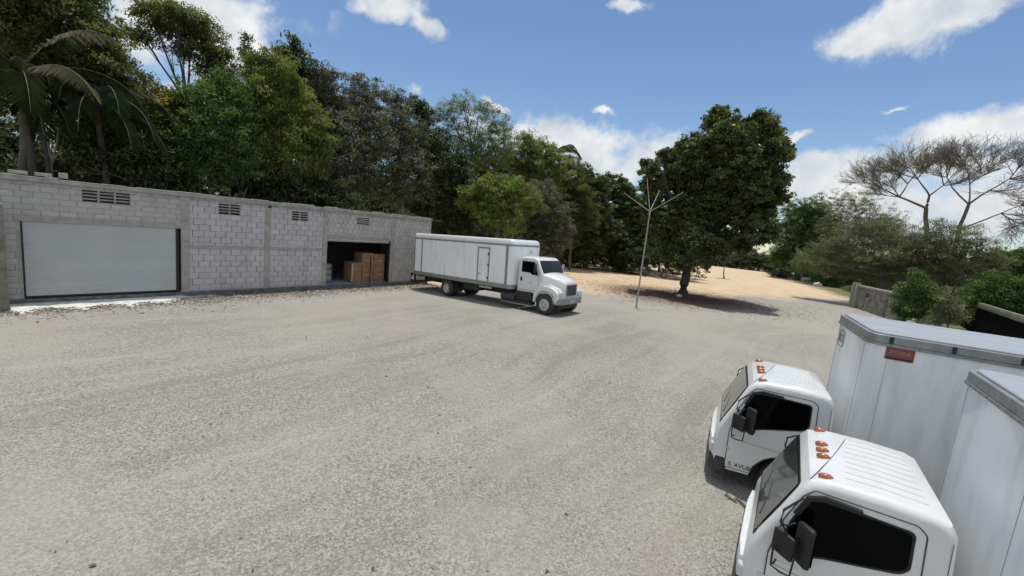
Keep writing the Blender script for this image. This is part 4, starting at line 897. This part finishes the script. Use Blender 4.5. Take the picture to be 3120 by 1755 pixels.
tree('broadleaf_tree','brownish olive tree standing behind the dark palm',330,33,[(300,170,95),(360,240,95),(400,320,95),(300,300,95),(250,240,80),(430,400,80),(350,410,90)],'olive',tr=.16,yellow=.08)
tree('broadleaf_tree','tall round-crowned olive tree with sky showing through under its canopy',565,35,[(470,60,70,.8),(530,45,80,.8),(590,85,80,.8),(640,150,70,.9),(660,220,70),(655,300,75),(560,150,45,.6),(430,110,50,.7),(690,330,50)],'olive',tr=.15,fork=.1)
tree('broadleaf_tree','yellowish tree of the wood, below the gap of sky',470,31,[(450,330,75),(500,390,85),(440,430,80),(520,300,50),(560,350,60),(400,370,50)],'olive',tr=.12,yellow=.25,bark='barkpale')
tree('bamboo_clump','dense mid-green feathery thicket left of the bright column tree',640,29.5,[(620,330,85),(660,400,100),(590,420,95),(560,480,80),(700,330,70),(720,420,80),(640,480,90),(690,270,50),(700,490,70)],'green',tr=.10,dens=1.1,cat='tree')
tree('broadleaf_tree','tall column of bright yellow-green foliage in the middle of the wood',850,28.5,[(790,215,62),(850,225,68),(800,290,78),(880,300,85),(930,370,75),(850,380,95),(950,440,62),(985,430,35),(790,400,80),(880,470,85),(970,500,50),(800,480,70)],'bright',tr=.15,dens=1.1)
tree('broadleaf_tree','thin dark-leaved tree tops poking above the bright column',870,34,[(860,160,30,1.1,0,.8),(900,130,24,1.2,0,.8),(915,160,24,1,0,.7),(870,200,48),(930,215,42),(760,180,22,1.4,0,.8)],'dark',tr=.10,dens=.9)
tree('flame_tree_shoot','single thin shoot with a small rust-red tip above the wood',752,33.5,[(757,120,13,1.2,0,1.2),(748,150,9,1.6,0,1)],'dry',tr=.05,dens=.8,twigs=1)
tree('dry_tree','grey-leaved half dry tree just right of the bright column',985,34,[(965,235,45),(1000,245,45),(1010,300,65),(970,320,70),(1030,370,75),(990,420,80),(1045,470,75),(1000,530,80),(1060,560,60)],'dry',tr=.12,dens=.85,bark='barkpale')
tree('dry_tree','grey half dry tree in the middle of the dry group with sky between its tips',1095,35,[(1085,262,40,1.1,0,.8),(1130,290,45),(1090,330,65),(1130,380,75),(1085,430,75),(1140,470,75),(1100,530,80),(1160,560,60)],'dry',tr=.12,dens=.85,bark='barkpale')
tree('dry_tree','rightmost grey dry tree of the group beside the light green airy tree',1215,36,[(1195,295,40,1,0,.8),(1225,330,45),(1200,380,65),(1250,420,65),(1210,460,75),(1260,510,75),(1220,560,75),(1290,570,60)],'dry',tr=.13,dens=.9,bark='barkpale')
tree('broadleaf_tree','blue-green tree top behind the grey dry trees',1280,42,[(1265,325,30,1.2,0,.8),(1290,350,38),(1275,400,50)],'dark',tr=.1)
tree('airy_tree','light green airy round tree on the skyline above the truck',1420,41,[(1360,345,48,.9,0,.8),(1410,315,50,.8,0,.8),(1470,335,50,.8,0,.8),(1520,380,45,.9,0,.8),(1390,400,60,1,0,.7),(1460,410,65,1,0,.8),(1540,430,50),(1350,430,45),(1500,470,60),(1420,480,70)],'airy',tr=.16,dens=.9,bark='barkpale',fork=.3)
tree('broadleaf_tree','bright green leaning tree right of the airy tree on the skyline',1640,44,[(1600,440,45),(1650,455,45),(1690,490,42),(1620,500,55),(1570,490,50),(1690,530,45),(1640,550,55)],'bright',tr=.14,dens=.9)
palm('distant palm top peeping over the bright leaning tree',(1712,462),50,0,[(60,40,3,1.6,0),(100,30,3,1.8,0),(140,45,3,2,0),(240,40,3,2,0),(290,40,3,1.8,0),(20,50,3,1.6,0)],{0:(.05,.075,.03),1:(.1,.1,.05)},.12)
tree('shrub_tree','bright drooping bush hanging over the far half of the parked truck',1500,35.5,[(1450,590,45),(1500,575,55),(1560,590,60),(1480,640,60),(1550,650,65),(1610,620,50),(1420,610,35)],'bright',tr=.10,dens=1.1,fork=.6)
tree('dark_tree','very dark tree right behind the warehouse end, left of the bright bush',1370,37,[(1330,440,50),(1310,510,70),(1370,520,70),(1340,590,80),(1400,560,50),(1290,620,60),(1400,660,70)],'dark',tr=.16)
tree('dry_tree','brownish grey tree behind the truck cab',1650,40,[(1650,600,60),(1690,650,60),(1640,660,70),(1700,710,55),(1640,720,60),(1590,690,60),(1570,740,50),(1680,755,45)],'dry',tr=.13,dens=1.,bark='barkpale')
tree('dark_tree','dark green tree at the left side of the clearing, left of the light pole',1790,58,[(1780,545,42),(1820,570,42),(1760,600,50),(1810,640,60),(1840,700,55),(1760,690,60),(1720,740,50),(1800,750,50)],'broad',tr=.18)
tree('dark_tree','dark tree directly behind the arms of the light pole',1890,62,[(1860,565,40),(1900,590,45),(1880,650,60),(1930,640,50),(1850,720,55),(1920,720,60),(1960,690,45),(1880,765,45)],'broad',tr=.18)
tree('dark_tree','low dark tree behind the big tree trunk, left side',2010,70,[(1990,700,60),(2040,740,45),(1960,755,40),(2010,770,35)],'dark',tr=.16)
tree('dark_tree','deep green tree filling the gap between airy tree and bright leaning tree',1520,47,[(1500,500,60),(1560,530,60),(1480,560,60),(1600,580,60),(1540,600,60),(1450,520,50)],'olive',tr=.15,dens=.9)
tree('dark_tree','olive tree behind the truck nose with its crown left of the dark clearing trees',1735,54,[(1740,500,35),(1730,560,50),(1770,590,45),(1710,610,55),(1750,650,60),(1700,560,45),(1725,700,60),(1790,660,45)],'olive',tr=.15,dens=.9)
tree('broadleaf_tree','olive tree right of the rust-tipped shoot behind the bright column',900,36,[(930,260,50),(960,300,60),(900,320,60),(940,380,70),(720,290,45),(700,340,60),(740,380,60)],'olive',tr=.13,dens=.8)
tree('broadleaf_tree','shadowy tree between the dead palms and the yellowish tree',400,29.5,[(380,470,70),(440,500,60),(320,500,60),(480,520,55),(540,540,55),(260,470,60)],'dark',tr=.12,dens=.8)
tree('dark_tree','low dark tree right of the second vent behind the roof',850,31,[(800,560,60),(860,570,60),(920,580,60),(760,540,55),(980,590,55),(1040,600,50)],'dark',tr=.12,dens=.8)
# --- the big tree in the clearing
BTX=0
BT=[(2080,765,42,.8,-2),(2170,757,40,.8,-2.5),(2120,735,50,.9,-3),(2040,770,30,.8,-1),(2191,369,40),(2222,417,60),(2319,382,38),(2330,425,48),(2363,460,38),(2129,472,58),(2052,487,38),(1985,514,32),(2240,497,88),(2085,550,72),(2300,545,72),(2173,603,88),(2080,655,76),(2284,650,70),(2325,705,45,1,0,.55),(2129,715,66),(2050,728,44),(2015,682,44),(2218,735,42),(1990,585,40),(2360,600,36),(2150,765,36),(2000,650,40),(2360,548,34),(2390,470,22,.8,0,.8),(2270,740,36,1,0,.6),(2152,800,13,1.6,0,.8),(2190,345,20,1,0,.9),(2165,375,22,1,0,.9),(2315,355,20,1,0,.9),(2345,385,20,1.,0,.9),(2375,430,22,.7,0,.9),(2405,455,15,.6,0,.9),(1965,495,16,.7,0,.9),(2085,440,20,1,0,.9),(2385,545,16,.6,0,.9),(2020,470,16,.7,0,.9),(2120,425,20,1,0,.9),(2260,380,18,1,0,.8),(1965,560,18,.7,0,.9)]
BT=[(a[0],a[1],a[2],a[3] if len(a)>3 else .95,a[4] if len(a)>4 and a[4] else random.uniform(-2.5,2.5),a[5] if len(a)>5 else 1) for a in BT]
bt=gp(2075,902); 
def bigtree():
    D=math.hypot(bt.x,bt.y); return tree('broadleaf_tree','big dark leafy tree standing alone with a sturdy trunk in the sandy clearing',2079,D,BT,'broad','barkdark',tr=.37,dens=1.5,depth=1.15,shell=.4,forkpx=(2100,778),lt=.36)
bigtree()
for i,(px,py,r,lab) in enumerate(((2045,893,.18,'small white stone left of the big tree trunk'),(2069,905,.22,'white stone right at the foot of the big tree'))): boulder(gp(px,py),r,lab,'stone','white stones by the big tree',mat='apron')
tree('shrub_tree','small thin tree on the sand right of the big tree trunk',2206,74,[(2206,775,14,1.0,0,1),(2200,790,8)],'dark',tr=.07,twigs=1)
# --- right side
tree('broadleaf_tree','bright green bushy tree right of the big tree',2440,100,[(2420,655,50),(2480,640,48),(2440,700,60),(2510,680,55),(2400,740,50),(2470,760,60),(2380,780,35),(2530,740,55)],'green',tr=.18,dens=1.)
tree('broadleaf_tree','green bush tree at the boulders with shade beneath',2530,92,[(2500,790,55),(2560,780,60),(2580,830,55),(2540,850,40),(2610,810,50),(2450,800,35)],'green',tr=.16)
tree('dry_tree','grey feathery tree on the skyline left of the bare trees',2620,95,[(2550,620,40,1.1,0,.7),(2600,615,45,1,0,.7),(2650,625,45,1,0,.7),(2590,680,60),(2650,690,60),(2700,680,55),(2720,720,50),(2540,690,50)],'scrub',tr=.16,dens=.8)
tree('scrub_tree','wide low grey-green thorn tree spreading in layers before the bare trees',2690,58,[(2480,800,60,.6),(2520,760,60,.6),(2600,700,60,.5),(2680,690,70,.5),(2560,745,60,.5),(2640,735,80,.45),(2730,740,85,.45),(2810,750,80,.45),(2600,790,75,.5),(2690,790,90,.5),(2780,800,85,.5),(2870,790,70,.5),(2560,830,50,.6),(2650,850,60,.6),(2740,860,70,.6)],'scrub',tr=.16,dens=.8,depth=.9,bark='barkpale',twigs=12)
tree('scrub_tree','rounded olive thorn tree under the right bare tree',2930,56,[(2790,720,55,.6),(2830,760,60,.6),(2800,830,60,.6),(2760,780,60,.6),(2860,690,45,.6),(2870,730,55,.7),(2940,725,60,.7),(3000,750,50,.7),(2900,780,70,.7),(2970,800,75,.7),(3040,800,50,.7),(2880,840,60),(2960,860,60)],'scrub',tr=.16,dens=.8,bark='barkpale',twigs=12)
tree('broadleaf_tree','dark green tree mass at the far right edge of the photo',3080,95,[(3020,800,45),(3070,790,45),(3120,800,55),(3040,850,60),(3110,860,60),(3170,830,70)],'green',tr=.2)
tree('bush','bright green bush in front of the ruined wall end',2800,46,[(2765,880,32),(2800,865,30),(2835,885,34),(2760,915,34),(2800,925,40),(2845,925,40),(2790,955,35),(2725,940,22,1,0,.7),(2870,900,28)],'green',tr=.06,cat='bush',dens=.8)
tree('bush','darker leafy bush left of the black net fence',2890,42,[(2890,905,34),(2905,940,38),(2865,970,32),(2925,965,22),(2840,985,26)],'scrub',tr=.07,cat='bush')
tree('bush','dim green bush behind the black net fence',3040,50,[(2990,900,55),(3060,890,60),(3120,900,60),(3020,940,55),(3100,950,55)],'green',tr=.07,cat='bush')
# bare trees, umbrella crowns of fine twigs
def bare(label,base,D,nodes,edges,spread,nt_,tr):
    b=at(base,700,D); T=thing('bare_tree',label,'tree',(b.x,b.y,0),group='leafless trees on the right'); o=Vector((b.x,b.y,0)); pts={k:at(px,py,D+do)-o for k,(px,py,do) in nodes.items()}; pts['g']=Vector((0,0,-.2))
    mb=MB(); tw=MB(); ends=[]
    for a,c,ra,rb in edges: limb(mb,pts[a],pts[c],ra,rb,.05,6,8)
    def grow_(p,d,L,r,lev):
        if lev==0: L*=.74; d=Vector((d.x,d.y,d.z*.85))
        q=p; P=[p]; n=4
        for i in range(n): d=(d+Vector((random.uniform(-1,1),random.uniform(-1,1),random.uniform(-.5,.75)))*.16).normalized(); q=q+d*L/n; P.append(q)
        (mb if lev<1 else tw).tube(P,[max((.03,.018,.013,.011,.010)[lev],r*(1-.5*i/n)) for i in range(n+1)],6 if lev<1 else 3)
        if lev<4:
            for k in range((5,5,4,3)[lev]):
                i=random.randint(1,n); nd_=(d+Vector((random.uniform(-1,1),random.uniform(-1,1),random.uniform(-.3,.33)))*.72).normalized(); grow_(P[i],nd_,L*random.uniform(.62,.92),r*.5,lev+1)
    for k,(dx,dy,dz,L) in spread:
        p=pts[k]; v=Vector((dx,dy,dz)).normalized(); grow_(p,v,L,tr*.34,0)
    mb.build('trunk','bark',T,60); tw.build('twigs','barkpale',T,0)
R1=Vector((r_.x,r_.y,0)).normalized()
def dirs(k,L): return [(k,(R1.x*a+random.uniform(-.5,.5)*.4,R1.y*a+random.uniform(-1,1)*.7,z,l)) for a,z,l in L]
bare('taller left bare tree with a forked trunk and flat spreading crown',2862,64,{'a':(2846,790,0),'f':(2822,635,0),'l':(2740,600,.5),'l2':(2690,575,0),'r':(2832,596,0),'r2':(2795,545,0),'r3':(2875,565,.8),'m':(2765,560,-.8)},
 [('g','a',.27,.23),('a','f',.23,.19),('f','l',.13,.09),('l','l2',.09,.05),('f','r',.14,.10),('r','r2',.09,.05),('r','r3',.08,.045),('l','m',.08,.04)],
 dirs('l2',[(-1,.2,2.6),(-.9,.7,2.2),(-.2,1,2.0)])+dirs('l',[(-1,-.05,3.0),(-.6,.9,2.)])+dirs('r2',[(-.5,.7,2.4),(.3,.9,2.2),(-1,.3,2.2)])+dirs('r3',[(.6,.6,2.4),(1,.2,2.6),(0,1,2.2)])+dirs('m',[(-.7,.7,2.4),(.1,1,2.2)]),1,.17)
bare('right bare tree with a leaning trunk and wide twiggy crown at the photo edge',2915,62,{'a':(2908,760,0),'b':(2920,700,0),'f':(2952,622,0),'l':(2900,570,.3),'l2':(2885,540,0),'m':(2955,560,.8),'r':(3015,580,0),'r2':(3075,545,0),'q':(3050,650,.5),'q2':(3110,625,.5),'h':(2990,530,-.7)},
 [('g','a',.24,.19),('a','b',.19,.17),('b','f',.17,.13),('f','l',.08,.06),('l','l2',.05,.035),('f','m',.08,.05),('f','r',.09,.06),('r','r2',.06,.04),('b','q',.08,.05),('q','q2',.05,.03),('m','h',.05,.03)],
 dirs('l2',[(-.6,.6,2.2),(.1,1,2.2),(-1,.1,2.2)])+dirs('m',[(-.3,1,2.4),(.4,.8,2.2)])+dirs('h',[(0,1,2.0),(.5,.8,2.2),(-.5,.6,2)])+dirs('r2',[(.8,.5,2.6),(1,0,2.4),(.2,1,2.2),(1,-.3,2.2)])+dirs('q2',[(1,.1,2.8),(1,.5,2.4),(.6,-.2,2.2)])+dirs('r',[(.9,.1,2.6)])+dirs('q',[(1,-.1,2.8),(.8,-.3,2.2)]),1,.17)
# small bare forked shrub and leaning dead branch on the roof edge at left
SD=clearD(160,24.6); b=at(160,560,SD); T=thing('bare_shrub','small pale leafless forked shrub behind the roof edge under the palms','shrub',(b.x,b.y,0)); mb=MB(); q=Vector((0,0,at(160,500,SD).z)); limb(mb,(0,0,0),q,.07,.06,.02)
for px,py in ((108,420),(135,400),(160,395),(195,420),(125,465),(190,455),(145,430),(180,390)): limb(mb,q,at(px,py,SD+random.uniform(-.5,.5))-Vector((b.x,b.y,0)),.04,.012,.06)
mb.build('stem','barkpale',T,60)
# pale thin trunks leaning out of the thicket just behind the roof
for (x0,y0,x1,y1,D,r,lab) in ((445,560,432,395,27,.07,'slender pale trunk rising behind the roof, left of the column beam'),(700,600,712,450,28,.06,'thin upright trunk behind the roof over the second vent'),(740,600,800,480,28,.05,'thin trunk leaning right behind the roof over the second vent'),(955,620,985,500,29,.05,'thin crooked trunk behind the roof over the third vent'),(1088,640,1125,530,30,.07,'pale trunk leaning right behind the roof over the open doorway'),(1168,650,1170,540,31,.05,'straight thin trunk behind the roof right of the open doorway'),(220,480,330,545,25,.05,'dead branch leaning down onto the roof at left'),(610,590,600,470,28,.05,'thin grey trunk just left of the second vent behind the roof')):
    D=clearD(x0,D); D=clearD(x1,D); a=at(x0,y0,D); b=at(x1,y1,D); o=Vector((a.x,a.y,0)); T=thing('sapling' if 'branch' not in lab else 'dead_branch',lab,'tree' if 'branch' not in lab else 'branch',o); mb=MB()
    if 'branch' not in lab: limb(mb,(0,0,0),a-o,r*1.1,r,.01)
    p=limb(mb,a-o,b-o,r,r*.5,.04)
    for _ in range(3): d=Vector(unit(1)[0]); d.z=abs(d.z); limb(mb,p[random.randint(3,5)],p[-1]+d*1.2,r*.4,r*.12,.1)
    mb.build('trunk','barkpale',T,60)
# dense dark understorey: a leaf mass nobody could count
def mass(name,cells,sty,dens,label=None):
    BL=[((c.x,c.y,c.z),rx,ry,rz,1) for c,rx,ry,rz in cells]; o=crown(BL,sty,None,dens,.6,name); setp(o,kind='stuff'); return o
cells=[]
for s_ in np.arange(-12,32,1.9):
    for k,(off,z) in enumerate(((-12.5,2.8),(-14.5,5.6),(-16.5,8.2),(-13.5,4.2))):
        lim=11-.24*max(0,s_-2)
        if z>lim: continue
        p=wp(s_+random.uniform(-.8,.8),off+random.uniform(-.6,.6),z+random.uniform(-.6,.6)); cells.append((p,1.7,1.3,1.7))
for s_ in np.arange(-24,70,3.6):
    for off,z in ((-26,3.),(-29,7.)): cells.append((wp(s_+random.uniform(-1,1),off,z),3.,2.2,3.2))
for s_ in np.arange(-12,32,1.5):
    cells.append((wp(s_+random.uniform(-.6,.6),random.choice((-9.,-10.,-11.2)),random.uniform(2.6,5.0)),1.2,.8,1.2))
mass('thicket',cells,'dark',.85)
cells=[]
for px in range(1560,2120,34):
    for py,D in ((770,60),(725,66),(680,72)): 
        p=at(px+random.uniform(-12,12),py+(px-1560)*.045+random.uniform(-10,10),D+random.uniform(-2,2)); cells.append((p,2.4,1.6,2.0))
for px in range(2380,3200,40):
    for py,D in ((845,104),(800,112)): 
        p=at(px,py+(px-2380)*.06+random.uniform(-12,12),D+random.uniform(-3,3)); cells.append((p,3.2,2.,2.4))
for px in range(1700,2500,50):
    p=at(px,745+(px-1700)*.09,125); cells.append((p,5.5,3,3.6))
mass('far_wood',cells,'dark',.55)
cells=[]
for i in range(110):
    y=random.uniform(22,95); x=24.5+.39*y+abs(random.gauss(0,5))+1.5
    cells.append((Vector((x,y,random.uniform(.1,.4))),1.6,1.4,.7))
mass('undergrowth',cells,'green',.6)
